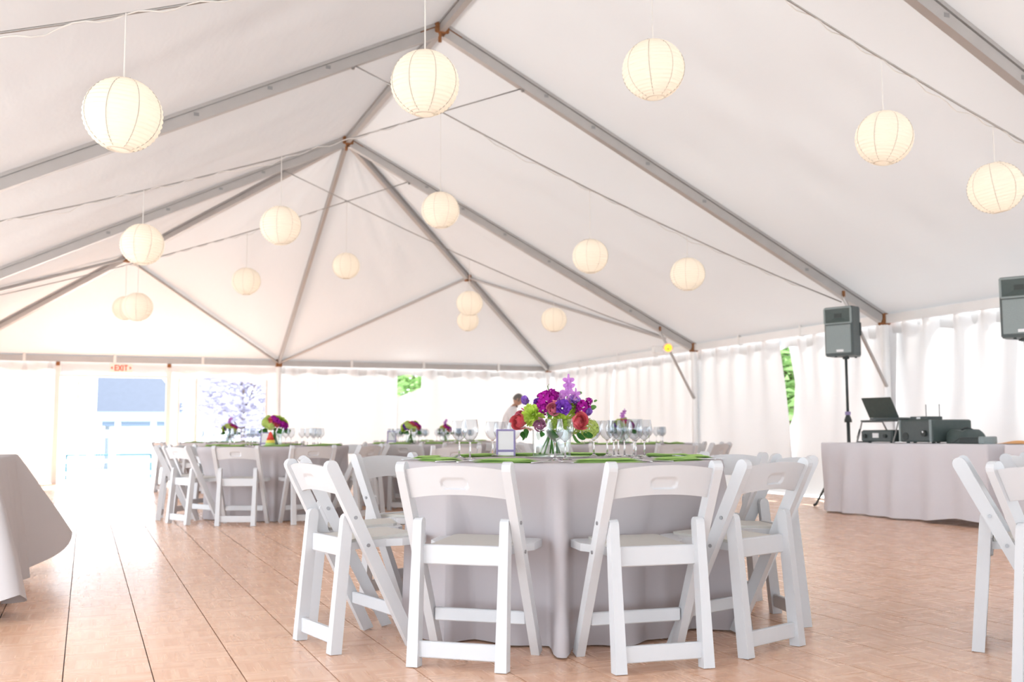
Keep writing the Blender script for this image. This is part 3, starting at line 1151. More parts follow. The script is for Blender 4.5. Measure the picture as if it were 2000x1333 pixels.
def chair(x, y, facing_deg, label, group, near=False):
    SEATED.append((x, y))
    k = 'n' if near else 'f'
    src = _near if near else _far
    o = src if not _used[k] else copy_tree(src)
    _used[k] = True
    place(o, (x, y, .0006), radians(facing_deg - 90), label, group)
    return o

ORD = ['nearest', 'first', 'second', 'third', 'fourth', 'fifth', 'sixth', 'seventh', 'eighth', 'ninth', 'tenth', 'eleventh', 'twelfth', 'thirteenth',
       'fourteenth', 'fifteenth', 'sixteenth', 'seventeenth', 'eighteenth']
MARK = {'T2': ('doorway table', (.2, 20.5), 'exit sign'), 'T3': ('pulled-out chair table', (9.2, 20.5), 'tent corner'), 'T4': ('arched window table', (2.4, 20.5), 'arched window'),
        'T5': ("waiter's table", (7.6, 18.5), 'waiter'), 'T6': ('braced posts table', (7.9, 8.4), 'laptop'), 'T1': ('orchid centrepiece table', (7.9, 8.4), 'laptop')}
def ordinals(key, pts, centre, what):
    """label for each point: its rank clockwise (seen from above) from the one nearest the landmark"""
    tn, (mx_, my_), mk = MARK[key]
    a0 = atan2(my_ - centre[1], mx_ - centre[0])
    cw = [((atan2(centre[1] - centre[1] + p[1] - centre[1], p[0] - centre[0])) ) for p in pts]
    k0 = min(range(len(pts)), key=lambda i: abs((cw[i] - a0 + pi) % (2 * pi) - pi))
    rk = sorted(range(len(pts)), key=lambda i: (cw[k0] - cw[i] + 1e-9) % (2 * pi))
    out = [None] * len(pts)
    for r, i in enumerate(rk):
        out[i] = f'{what} at the {tn}, nearest the {mk}' if r == 0 else f'{what} at the {tn}, {ORD[r]} clockwise from the {mk}'
    return out

# ------------------------------------------------------------------ round tables with floor-length cloths
TH = .76
def round_cloth(R, seed, nfold=15, n=240, amp=.065, flare=.075, dents=()):
    rnd = random.Random(seed)
    ph = rnd.uniform(0, 6.28)
    comp = [(nfold, ph, 1.0), (nfold * .5 + 1, rnd.uniform(0, 6.28), .55), (nfold + 5, rnd.uniform(0, 6.28), .45), (5, rnd.uniform(0, 6.28), .5)]
    comp = [(round(f_), p, w) for f_, p, w in comp]
    b = MB()
    rings = [(0.0, TH), (R * .5, TH), (R * .9, TH), (R - .006, TH), (R + .004, TH - .006)]
    vs, fs = [], []
    def ringpts(r, z, t):
        out = []
        for k in range(n):
            a = 2 * pi * k / n
            s = sum(w * sin(f_ * a + p + .5 * t * sin(3 * a + p)) for f_, p, w in comp) / 1.9
            s = math.copysign(abs(s) ** .8, s)
            rr = r + t ** .75 * (flare * (.55 + .45 * t) + amp * s)
            if t > 0:
                for da, dr in dents:         # a chair seat or its front legs push the cloth in
                    df = abs((a - da + pi) % (2 * pi) - pi)
                    w_ = max(0, min(1, (.335 - df) / .06))
                    w_ = w_ * w_ * (3 - 2 * w_)
                    cap = dr - .455 + .028 * s * t
                    kz = max(0, min(1, (z - .47) / .24))
                    cap = cap * (1 - kz) + (R + .01) * kz
                    if rr > cap:
                        rr = rr * (1 - w_) + cap * w_
            out.append((rr * cos(a), rr * sin(a), z))
        return out
    levels = [(r, z, 0) for r, z in rings[1:]] + [(R + .004, TH - .006 - (TH - .012) * t, t) for t in [.04, .1, .18, .28, .4, .52, .64, .76, .88, 1]]
    vs.append((0, 0, TH))
    for r, z, t in levels:
        vs += ringpts(r, z, t)
    for k in range(n):
        fs.append((0, 1 + k, 1 + (k + 1) % n))
    for i in range(len(levels) - 1):
        for k in range(n):
            k2 = (k + 1) % n
            fs.append((1 + i * n + k, 1 + (i + 1) * n + k, 1 + (i + 1) * n + k2, 1 + i * n + k2))
    return b.add(vs, fs)
def round_table(x, y, R, seed, name, mkey='linen', n=180, dents=()):
    t = thing('round_table', (x, y, 0), 'folding table under the cloth ' + name, 'table', 'round tables')
    MB().lathe([(.001, TH - .03), (R - .02, TH - .03), (R - .012, TH - .02), (R - .012, TH - .006), (R - .02, TH - .004), (.001, TH - .004)], 40).build('tabletop', M['plywood'], t, smooth=True, angle=30)
    for k in range(4):
        a = pi / 4 + k * pi / 2
        MB().tube([(R * .45 * cos(a), R * .45 * sin(a), TH - .03), (R * .6 * cos(a), R * .6 * sin(a), 0)], .016, 8).build('leg', M['steel'], t)
    c = round_cloth(R, seed, n=n, dents=dents).build('tablecloth', M[mkey], None, smooth=True)
    c.location = (x, y, .001)
    tag(c, 'lilac grey floor-length tablecloth ' + name, 'tablecloth', 'round lilac grey tablecloths')

def camxy(lat, dep):
    return cos(YAW) * lat + sin(YAW) * dep, -sin(YAW) * lat + cos(YAW) * dep
T1 = (2.07, 4.47)
TABLES = {
    'T1': (T1, .762, 'of the table with the tall orchid centrepiece'),
    'T2': (camxy(-2.6, 11.08), .80, 'of the table beside the exit doorway'),
    'T3': (camxy(-1.10, 12.9), .762, 'of the table with the pulled-out chair'),
    'T4': (camxy(-4.6, 16.5), .762, 'of the table by the arched window'),
    'T5': (camxy(-1.14, 17.2), .762, 'of the table near the waiter'),
    'T6': (camxy(1.254, 11.5), .762, 'of the table near the braced posts'),
    'T7': (camxy(3.10, 4.05), .762, 'of the table in front of the empty equipment table'),
}
CH1 = [(.86, 4.31, 12, 'white folding chair at the orchid centrepiece table, on the side towards the taupe cloth'),
       (1.27, 3.69, 50.7, 'white folding chair drawn up behind the table number sign at the orchid centrepiece table'),
       (1.97, 3.366, 84, 'white folding chair behind the two forks at the orchid centrepiece table'),
       (2.545, 3.48, 109, 'white folding chair at the orchid centrepiece table, its side frame against the next chair'),
       (3.05, 4.03, 165, 'white folding chair of the orchid centrepiece table facing away from the equipment table'),
       (3.19, 4.72, 193, 'white folding chair of the orchid centrepiece table backing onto the equipment table'),
       (.95, 4.91, -9, 'white folding chair of the orchid centrepiece table facing away from the door'),
       (1.50, 5.52, -62, 'white folding chair of the orchid centrepiece table turned towards the forks')]
for x, y, a, lab in CH1:
    chair(x, y, a, lab, 'white folding chairs at the orchid centrepiece table', True)
def ring_chairs(key, pts):
    c = TABLES[key][0]
    labs = ordinals(key, pts, c, 'white folding chair')
    for (x, y), lab in zip(pts, labs):
        chair(x, y, math.degrees(atan2(c[1] - y, c[0] - x)) + random.uniform(-4, 4), lab, 'white folding chairs at the ' + MARK[key][0])
def ring_pts(key, angs, r=1.13):
    (cx, cy) = TABLES[key][0]
    return [(cx + r * cos(radians(a) - YAW), cy + r * sin(radians(a) - YAW)) for a in angs]   # angles from the camera's sideways axis
ring_chairs('T2', ring_pts('T2', (338, 301.5, 265.5, 231, 195, 160, 125, 90, 55, 17), 1.17))
ring_chairs('T3', ring_pts('T3', (262, 296, 330, 8, 48, 88, 128)))
ring_chairs('T4', ring_pts('T4', (180, 220, 258, 296, 334, 12)))
ring_chairs('T5', ring_pts('T5', (195, 233, 271, 309, 347, 30, 150)))
ring_chairs('T6', ring_pts('T6', (190, 225, 258, 292, 327, 2, 40, 78, 116, 153)))
x, y = camxy(-.52, 9.25)
chair(x, y, 84, 'lone white folding chair pulled back behind the orchid centrepiece table', 'pulled-out chair')
CH7 = [(3.44, 3.28, -48, 'white folding chair standing alone before the laptop table, nearest its pleated cloth'),
       (3.00, 2.50, 2, 'white folding chair with a bright plain back, in front of the empty equipment table'),
       (*camxy(2.52, 5.0), -60, 'white folding chair facing away from the equipment table')]
for x, y, a, lab in CH7:
    chair(x, y, a, lab, 'white folding chairs in front of the equipment table', True)

for i, (k, ((x, y), R, nm)) in enumerate(TABLES.items()):
    dn = [(atan2(cy - y, cx - x), hypot(cx - x, cy - y)) for cx, cy in SEATED if hypot(cx - x, cy - y) < 1.3]
    round_table(x, y, R, 31 + i, nm, n=300 if k == 'T1' else 180, dents=dn)

# rectangular table at the door side with a flared cloth corner
def flared_table():
    cx, cy = -1.0, 6.45
    hx, hy = .50, .85
    t = thing('buffet_table', (cx, cy, 0), 'rectangular folding table under the taupe cloth', 'table')
    MB().cbox((0, 0, TH - .02), (2 * hx - .03, 2 * hy - .03, .03), .006).build('tabletop', M['plywood'], t)
    for sx in (-1, 1):
        for sy in (-1, 1):
            MB().tube([(sx * hx * .8, sy * hy * .85, 0), (sx * hx * .8, sy * hy * .85, TH - .03)], .016, 8).build('leg', M['steel'], t)
    b = MB()
    n = 260
    per = [(hx, -hy), (hx, hy), (-hx, hy), (-hx, -hy)]
    Ls = [2 * hy, 2 * hx, 2 * hy, 2 * hx]
    tot = sum(Ls)
    ringp = []
    for k in range(n):
        s = tot * k / n
        i = 0
        while s > Ls[i]:
            s -= Ls[i]; i += 1
        p, q_ = Vector((*per[i], 0)), Vector((*per[(i + 1) % 4], 0))
        d = (q_ - p).normalized()
        pos = p + d * s
        nrm = Vector((d.y, -d.x, 0))
        # distance to the nearest corner bends the normal outwards
        cd = min(s, Ls[i] - s)
        cor = p if s < Ls[i] / 2 else q_
        w = math.exp(-cd / .12)
        dirc = Vector((math.copysign(.6, cor.x), math.copysign(.8, cor.y), 0))
        ringp.append((pos, (nrm * (1 - w) + dirc * w).normalized(), w, k, cor))
    vs, fs = [(0, 0, TH + .004)], []
    lev = [(-.2, 0), (-.01, 0), (.004, .008), (.01, .05), (.02, .15), (.03, .3), (.04, .45), (.05, .6), (.06, .75), (.065, .88), (.07, 1)]
    for o_, t_ in lev:
        for pos, nn, w, k, cor in ringp:
            z = TH + .004 - t_ * (TH - .01)
            fold = (.035 * sin(k * .42) + .022 * sin(k * .23 + 1)) * t_ * (1 - .6 * w)
            far = 1 if (cor.x > 0 and cor.y > 0) else 0
            out = o_ + fold + w * t_ * (.47 if far else .2)
            lift = (w * .24 if far else w * .12) * t_
            if o_ < 0:
                p = pos * (1 + o_)
            else:
                p = pos + nn * out
            vs.append((p.x, p.y, z + lift))
    for k in range(n):
        fs.append((0, 1 + k, 1 + (k + 1) % n))
    for i in range(len(lev) - 1):
        for k in range(n):
            k2 = (k + 1) % n
            fs.append((1 + i * n + k, 1 + (i + 1) * n + k, 1 + (i + 1) * n + k2, 1 + i * n + k2))
    c = MB().add(vs, fs).build('tablecloth', M['linen_taupe'], None, smooth=True)
    c.location = (cx, cy, .001)
    tag(c, 'taupe grey tablecloth with a flared pointed corner on the rectangular table', 'tablecloth')
flared_table()

# ------------------------------------------------------------------ equipment table
EQX0, EQX1, EQY0, EQY1 = 7.52, 8.28, 6.98, 9.28
def equipment_table(y0, y1, label, clabel, seed):
    cx, cy = (EQX0 + EQX1) / 2, (y0 + y1) / 2
    t = thing('folding_table', (cx, cy, 0), label, 'table')
    hx, hy = (EQX1 - EQX0) / 2, (y1 - y0) / 2
    MB().cbox((0, 0, TH - .02), (2 * hx - .03, 2 * hy - .03, .03), .006).build('tabletop', M['plywood'], t)
    for sx in (-1, 1):
        for sy in (-1, 1):
            MB().tube([(sx * hx * .8, sy * hy * .85, 0), (sx * hx * .8, sy * hy * .85, TH - .03)], .016, 8).build('leg', M['steel'], t)
    rnd = random.Random(seed)
    pts = []
    step = .018
    def seg(p, q_):
        L = (Vector(q_) - Vector(p)).length
        m = int(L / step)
        return [(Vector(p) * (1 - i / m) + Vector(q_) * (i / m)) for i in range(m)]
    cor = [(hx, -hy), (hx, hy), (-hx, hy), (-hx, -hy)]
    for i in range(4):
        for p in seg(cor[i], cor[(i + 1) % 4]):
            d = (Vector(cor[(i + 1) % 4]) - Vector(cor[i])).normalized()
            pts.append((p, Vector((d.y, -d.x))))
    n = len(pts)
    vs, fs = [(0, 0, TH + .004)], []
    ph = rnd.uniform(0, 6)
    lev = [(-.3, 0), (0, 0), (.005, .01), (.01, .06), (.018, .2), (.026, .4), (.034, .6), (.042, .8), (.05, 1)]
    for o_, t_ in lev:
        for k, (p, nn) in enumerate(pts):
            s = k * step
            fold = (.036 * sin(s * 17 + ph + 1.5 * sin(s * 2)) + .024 * sin(s * 9 + 1 + t_)) * min(1, t_ * 1.6)
            hem = .012 + .05 * max(0, sin(s * 2.3 + 2.6)) ** 4
            z = TH + .004 - t_ * (TH - hem)
            q_ = p * (1 + o_) if o_ < 0 else p + nn * (o_ + fold)
            vs.append((q_.x, q_.y, z))
    for k in range(n):
        fs.append((0, 1 + k, 1 + (k + 1) % n))
    for i in range(len(lev) - 1):
        for k in range(n):
            k2 = (k + 1) % n
            fs.append((1 + i * n + k, 1 + (i + 1) * n + k, 1 + (i + 1) * n + k2, 1 + i * n + k2))
    c = MB().add(vs, fs).build('tablecloth', M['linen_pale'], None, smooth=True)
    c.location = (cx, cy, .001)
    tag(c, clabel, 'tablecloth')
equipment_table(EQY0, EQY1, 'folding table that carries the laptop and racks', 'pale lilac pleated cloth on the table with the laptop', 5)
equipment_table(EQY0 - 2.55, EQY0 - .20, 'empty folding table next to the laptop table', 'pale lilac pleated cloth on the empty table', 6)
ZT = TH + .006
# rack case with laptop stand
def dj():
    yl = 8.78
    r = thing('rack_case', (7.80, 8.48, ZT), 'low dark equipment case under the laptop stand', 'equipment case')
    MB().cbox((0, 0, .075), (.42, .46, .125), .012).build('body', M['rack'], r)
    MB().cbox((-.212, 0, .075), (.012, .44, .10), .003).build('front_panel', M['speaker'], r)
    MB().cbox((-.221, .0, .08), (.008, .09, .05), .002).build('display', M['badge'], r)
    for y in (-.15, .15):
        MB().tube([(-.215, y, .075), (-.245, y, .075)], .02, 12).build('knob', M['black'], r)
    for y in (-.17, .17):
        for x in (-.15, .15):
            MB().tube([(x, y, 0), (x, y, .013)], .018, 10).build('foot', M['black'], r)
    s = thing('laptop_stand', (7.80, 8.48, ZT), 'bent tube laptop stand straddling the low case', 'stand')
    MB().cbox((-.02, 0, .235), (.34, .52, .016), .004).build('shelf', M['speaker'], s)
    for y in (-.27, .27):
        MB().tube([(-.24, y, .004), (-.20, y, .10), (-.16, y, .228), (.12, y, .228), (.20, y, .10), (.24, y, .004)], .009, 8).build('leg', M['steel'], s)
    l = thing('laptop', (7.78, 8.46, ZT + .244), 'open dark laptop on the bent tube stand', 'laptop', rz=radians(12))
    MB().cbox((0, 0, .011), (.25, .36, .02), .004).build('base', M['speaker'], l)
    MB().cbox((-.005, 0, .022), (.16, .33, .003), .001).build('keyboard', M['black'], l)
    R = Matrix.Rotation(radians(-32), 3, 'Y')
    o = MB().cbox((-.125 - .062, 0, .022 + .106), (.010, .36, .245), .003, R).build('screen', M['rack'], l)
    MB().cbox((-.125 - .055, 0, .022 + .109), (.004, .33, .215), .001, R).build('display', M['black'], o)
    a = thing('amplifier_rack', (7.86, 7.93, ZT), 'larger dark rack case beside the laptop', 'equipment case')
    MB().cbox((0, 0, .125), (.52, .44, .225), .012).build('body', M['rack'], a)
    MB().cbox((-.263, 0, .125), (.010, .40, .19), .003).build('front_panel', M['speaker'], a)
    for y in (-.205, .205):
        MB().cbox((-.27, y, .125), (.02, .022, .22), .003).build('rack_ear', M['grille'], a)
    MB().tube([(-.265, -.13, .10), (-.295, -.13, .10)], .032, 16).build('dial', M['black'], a)
    MB().tube([(-.297, -.13, .115), (-.300, -.13, .115)], .010, 10).build('dial_mark', M['badge'], a)
    MB().tube([(-.265, .13, .07), (-.275, .13, .07)], .04, 16).build('vent_port', M['black'], a)
    for y in (-.17, .17):
        for x in (-.2, .2):
            MB().tube([(x, y, 0), (x, y, .013)], .018, 10).build('foot', M['black'], a)
    m = thing('wireless_receiver', (7.84, 7.98, ZT + .238), 'small receiver with two aerials on the rack case', 'receiver')
    MB().cbox((0, .05, .018), (.2, .24, .034), .004).build('body', M['speaker'], m)
    for y in (-.04, .14):
        MB().tube([(.09, y, .03), (.09, y, .16)], .004, 6).build('aerial', M['black'], m)
    MB().cbox((-.103, .05, .018), (.004, .05, .02), .001).build('indicator', M['badge'], m)
    g = thing('equipment_bag', (7.88, 7.56, ZT), 'dark green soft bag behind the rack case', 'bag')
    b = MB()
    def fn(u, v):
        a_ = 2 * pi * u
        ex = .38
        cx_ = math.copysign(abs(cos(a_)) ** ex, cos(a_)); sy_ = math.copysign(abs(sin(a_)) ** ex, sin(a_))
        k = 1 - .25 * v ** 4
        return (.17 * cx_ * k, .12 * sy_ * k, .13 * v + .01 * sin(a_ * 3) * v)
    b.grid(28, 8, fn)
    b.add([(0, 0, .135)] + [fn(i / 28, 1) for i in range(28)], [(0, 1 + i, 1 + (i + 1) % 28) for i in range(28)])
    b.build('bag_body', M['rack'], g, smooth=True)
    MB().tube(arc_pts((-.08, -.02, .125), (.08, -.02, .125), (0, -.02, .18)), .009, 6).build('bag_handle', M['black'], g, smooth=True)
    u = thing('power_box', (7.74, 7.27, ZT), 'flat black power box with a grey end beside the bag', 'box')
    MB().cbox((0, .05, .03), (.16, .24, .06), .006).build('body', M['black'], u)
    MB().cbox((0, -.10, .035), (.17, .07, .07), .006).build('end_block', M['grille'], u)
    MB().tube([(-.02, .16, .03), (-.07, .18, .05), (-.10, .21, .012), (-.10, .26, .008)], .006, 6).build('plug_lead', M['black'], u, smooth=True)
    c = MB()
    def cl(u_, v_):
        return (-.16 + .32 * u_, -.14 + .28 * v_, .004 + .022 * sin(pi * u_) * sin(pi * v_) + .006 * sin(9 * u_ + 5 * v_) * sin(pi * u_) * sin(pi * v_))
    c.grid(14, 14, cl)
    c.grid(14, 14, lambda u_, v_: (-.16 + .32 * u_, .14 - .28 * v_, .0))
    o = c.build('folded_cloth', M['orange'], None, smooth=True)
    o.location = (7.95, 7.13 - .12, ZT)
    tag(o, 'orange folded cloth lying on the laptop table', 'cloth')
    b = MB()
    b.tube([(7.60, 8.74, ZT + .15), (7.585, 8.765, ZT + .06), (7.60, 8.78, ZT + .012), (7.75, 8.80, ZT + .010), (7.98, 8.78, ZT + .02), (8.06, 8.60, ZT + .06)], .007, 6)
    o = b.build('power_lead', M['black'], None, smooth=True)
    tag(o, 'black lead looping down beside the laptop stand', 'cable')
dj()

# loudspeakers on tripod stands
def speaker(P, rz, label, slabel, legs):
    x, y, zb = P
    st = thing('speaker_stand', (x, y, 0), slabel, 'speaker stand')
    MB().tube([(0, 0, .32), (0, 0, 1.02)], .021, 12).build('lower_pole', M['black'], st, smooth=True)
    MB().tube([(0, 0, 1.0), (0, 0, zb + .14)], .0165, 12).build('upper_pole', M['black'], st, smooth=True)
    MB().lathe([(.022, 1.0), (.045, 1.0), (.045, 1.03), (.03, 1.07), (.022, 1.09)], 14).build('collar', M['black'], st, smooth=True)
    MB().lathe([(.023, 1.09), (.034, 1.09), (.034, 1.13), (.023, 1.13)], 14, close=True).build('purple_ring', M['purple'], st)
    MB().lathe([(.022, .62), (.05, .62), (.05, .72), (.022, .72)], 14, close=True).build('hub', M['black'], st)
    for a in [radians(q_) for q_ in legs]:
        o = MB().tube([(.04 * cos(a), .04 * sin(a), .70), (.50 * cos(a), .50 * sin(a), .015)], .013, 8).build('leg', M['black'], st)
        MB().tube([(.485 * cos(a), .485 * sin(a), .035), (.52 * cos(a), .52 * sin(a), .017)], .017, 8).build('rubber_foot', M['black'], o)
        MB().tube([(.02 * cos(a), .02 * sin(a), .34), (.27 * cos(a), .27 * sin(a), .355)], .009, 6).build('brace', M['black'], st)
    s = thing('loudspeaker', (x, y, zb), label, 'loudspeaker', rz=rz)
    H, D, Wd = .60, .36, .37
    # front is -x ; cabinet tapers to the back
    out = [(-D / 2, -Wd / 2 + .02), (-D / 2 + .02, -Wd / 2), (.02, -Wd / 2), (D / 2 - .02, -Wd / 2 + .075), (D / 2, -Wd / 2 + .10),
           (D / 2, Wd / 2 - .10), (D / 2 - .02, Wd / 2 - .075), (.02, Wd / 2), (-D / 2 + .02, Wd / 2), (-D / 2, Wd / 2 - .02)]
    b = MB()
    b.prism(out, .012, H - .012, 'z')
    b.prism([(a_ * .96, c_ * .96) for a_, c_ in out], H - .0125, H, 'z')
    b.prism([(a_ * .96, c_ * .96) for a_, c_ in out], 0, .0125, 'z')
    b.build('cabinet', M['speaker'], s)
    MB().cbox((-D / 2 - .004, 0, .205), (.016, Wd - .05, .345), .006).build('grille', M['grille'], s)
    # horn flare: four sloping walls around a dark throat
    b = MB()
    zo0, zo1, yo = .405, .575, Wd / 2 - .03
    zi0, zi1, yi = .465, .515, .045
    xo, xi = -D / 2 - .010, -D / 2 + .09
    vo = [(xo, -yo, zo0), (xo, yo, zo0), (xo, yo, zo1), (xo, -yo, zo1)]
    vi = [(xi - .11 + .06, -yi, zi0), (xi - .11 + .06, yi, zi0), (xi - .11 + .06, yi, zi1), (xi - .11 + .06, -yi, zi1)]
    vi = [(-D / 2 - .002, y_, z_) for _, y_, z_ in vi]
    vf = [(xo - .0, y_ * 1.08, zo0 - .012 if z_ < .5 else zo1 + .012) for _, y_, z_ in vo]
    b.add(vo + vi, [(0, 1, 5, 4), (1, 2, 6, 5), (2, 3, 7, 6), (3, 0, 4, 7)])
    o = b.build('horn', M['rack'], s)
    MB().box((-D / 2 - .003, 0, .49), (.006, .09, .05)).build('throat', M['black'], s)
    b = MB()
    for z_, h_ in ((.395, .02), (.582, .02)):
        b.cbox((-D / 2 - .008, 0, z_), (.022, Wd - .03, h_), .004)
    for y_ in (-Wd / 2 + .018, Wd / 2 - .018):
        b.cbox((-D / 2 - .008, y_, .488), (.022, .022, .18), .004)
    b.build('horn_surround', M['grille'], s)
    MB().cbox((-D / 2 - .0145, -.02, .062), (.006, .09, .03), .002).build('badge', M['badge'], s)
    for sy in (-1, 1):
        b = MB(); b.cbox((.02, sy * (Wd / 2 - .004), .33), (.035, .03, .16), .006); b.build('side_handle', M['black'], s)
        for x_ in (-.12, .12):
            MB().tube([(x_, sy * .07, -.014), (x_, sy * .07, .004)], .016, 8).build('foot', M['black'], s)
    MB().lathe([(.018, -.03), (.04, -.03), (.04, .0), (.018, .0)], 14, close=True).build('pole_cup', M['black'], s)
# yaw of each box: front turned to the dance floor
speaker((8.40, 9.86, 1.80), radians(-14 + 38), 'dark grey loudspeaker on the stand behind the laptop', 'black tripod stand behind the laptop table', (176, 300, 56))
P2 = at_r(2010, 660, Vector((8.35, 6.75, 1)))
speaker((8.44, 7.30, 1.80), radians(30), 'dark grey loudspeaker on the stand behind the empty table', 'black tripod stand behind the empty table', (0, 98, 262))

# ------------------------------------------------------------------ tableware
def glass_meshes(n, H=.19):
    bowl = [(.0042, .086), (.010, .0885), (.024, .099), (.035, .114), (.0405, .132), (.0395, .155), (.034, H)]
    stem = [(.0008, 0), (.033, 0), (.034, .0015), (.012, .005), (.0048, .012), (.0040, .04), (.0042, .078), (.0075, .0865), (.0008, .0868)]
    return (MB().lathe(bowl, n).mesh('bowl', M['thin_glass'], smooth=True), MB().lathe(stem, n).mesh('stem', M['glass'], smooth=True))
GM = glass_meshes(32)
GMF = glass_meshes(14)
def wine_glass(x, y, z, label, group, far=False):
    t = thing('wine_glass', (x, y, z), label, 'wine glass', group, rz=random.random() * 6)
    b_, s_ = GMF if far else GM
    link('bowl', b_, t)
    link('stem', s_, t)
ZC = TH + .0015
def napkin_mesh(seed):
    """napkin folded to a long bundle: stacked, slightly ruffled layers"""
    rnd = random.Random(seed)
    b = MB()
    for k in range(3):
        w, d = .145 - .008 * k + rnd.uniform(-.004, .004), .055 - .004 * k
        z0 = .0055 * k
        ox, oy = rnd.uniform(-.008, .008), rnd.uniform(-.005, .005)
        ph = rnd.uniform(0, 6)
        def top(u, v, k=k, w=w, d=d, z0=z0, ox=ox, oy=oy, ph=ph):
            x = (2 * u - 1) * w; y = (2 * v - 1) * d
            e = min(1, 6 * min(u, 1 - u, v, 1 - v) + .15)
            return (x + ox + .004 * sin(9 * v + ph), y + oy + .004 * sin(7 * u + ph), z0 + .0052 * e + .0022 * sin(5 * u + 3 * v + ph) * e * (1 if k == 2 else .3))
        def bot(u, v, k=k, w=w, d=d, z0=z0, ox=ox, oy=oy, ph=ph):
            p = top(1 - u, v)
            return (p[0], p[1], z0)
        b.grid(18, 8, top)
        b.grid(18, 8, bot)
    return b.mesh('napkin', M['napkin'], smooth=True, angle=50)
NM = [napkin_mesh(s) for s in (1, 2, 3)]
def fork_mesh():
    b = MB()
    b.cbox((0, -.04, .004), (.009, .12, .003), .001)
    b.cbox((0, .032, .0045), (.014, .03, .003), .001)
    b.cbox((0, .050, .006), (.024, .014, .003), .001)
    for k in range(4):
        x = -.0095 + k * .0063
        b.tube([(x, .055, .0065), (x, .075, .0085), (x * .95, .098, .010)], [.0016, .0015, .0009], 5)
    return b.mesh('fork', M['silver'], smooth=True, angle=40)
def knife_mesh():
    b = MB()
    b.cbox((0, -.05, .004), (.012, .10, .005), .002)
    b.prism([(-.008, .0), (-.008, .10), (-.003, .118), (.008, .085), (.008, .0)], .003, .005, 'z')
    return b.mesh('knife', M['silver'])
FM, KM = fork_mesh(), knife_mesh()
# glasses on the near table, by where they stand in the photograph (foot pixel)
GP = [(897, 893), (918, 897), (962, 889), (978, 888), (1004, 889), (1084, 898), (1104, 897), (1160, 890), (1186, 890), (1199, 891), (1208, 890), (1220, 891),
      (1242, 895), (1238, 890), (1259, 892)]
gpos = [at_z(px, py + 1.5, ZC) for px, py in GP]
seat_angs = [224, 262, 296, 335, 12, 48, 84, 118, 152, 188]
tx, ty = T1
SW = ordinals('T1', [(tx + cos(radians(a)), ty + sin(radians(a))) for a in seat_angs], T1, '@')
for k, a in enumerate(seat_angs):
    aa = radians(a)
    w = SW[k][2:]
    R = Matrix.Rotation(aa + pi / 2, 3, 'Z')      # local -y points out to the seat? (+y towards the centre is rotated below)
    rz = aa + pi / 2
    def lp_(rad, side, z=ZC):
        return (tx + rad * cos(aa) - side * sin(aa), ty + rad * sin(aa) + side * cos(aa), z)
    best = None
    for rad_ in (.655, .675, .69):
        for sd_ in (0, .04, -.04, .08, -.08, .12, -.12, .16, -.16):
            q_ = Vector(lp_(rad_, sd_))
            clear_ = min(max(abs((g - q_).dot(Vector((-sin(aa), cos(aa), 0)))) - .15, abs((g - q_).dot(Vector((cos(aa), sin(aa), 0)))) - .06) for g in gpos)
            if best is None or clear_ > best[0] + (0 if best[0] < .036 else 9):
                best = (clear_, q_)
    o = link('napkin', NM[k % 3]); place(o, best[1], rz)
    tag(o, 'green folded napkin ' + w, 'napkin', 'green napkins on the orchid centrepiece table')
    o = link('fork', FM); place(o, lp_(.655, -.185), aa + pi / 2 + .04)
    tag(o, 'silver fork ' + w, 'fork', 'forks on the orchid centrepiece table')
    o = link('knife', KM); place(o, lp_(.655, .165), aa + pi / 2 - .03)
    tag(o, 'silver knife ' + w, 'knife', 'knives on the orchid centrepiece table')
# glasses on the near table, by where they stand in the photograph (foot pixel)
for P, lab in zip(gpos, ordinals('T1', [(p.x, p.y) for p in gpos], T1, 'clear wine glass')):
    wine_glass(P.x, P.y, ZC, lab, 'wine glasses at the orchid centrepiece table')

# table number sign: ivory card in a purple easel frame
def number_sign(x, y, rz, label, s=1.0):
    t = thing('table_number_sign', (x, y, ZC), label, 'sign', 'table number signs', rz=rz)
    t.scale = (s, s, s)
    R = Matrix.Rotation(radians(-8), 3, 'X')
    b = MB(); b.cbox((0, .0, .072), (.094, .004, .138), .001, R); b.build('card', M['card'], t)
    b = MB()
    for sx in (-1, 1):
        b.cbox((sx * .047, -.002, .072), (.010, .008, .144), .002, R)
    b.cbox((0, -.002 + .010, .141), (.104, .008, .010), .002, R)
    b.build('card_frame', M['purple'], t)
    MB().cbox((0, -.0075, .030), (.088, .004, .012), .001, R).build('ribbon', M['purple'], t)
    MB().cbox((0, .038, .05), (.05, .003, .11), .001, Matrix.Rotation(radians(28), 3, 'X')).build('easel_leg', M['card'], t)
P = at_z(988, 892, ZC)
number_sign(P.x, P.y, -YAW, 'ivory card sign in a purple frame on the orchid centrepiece table')

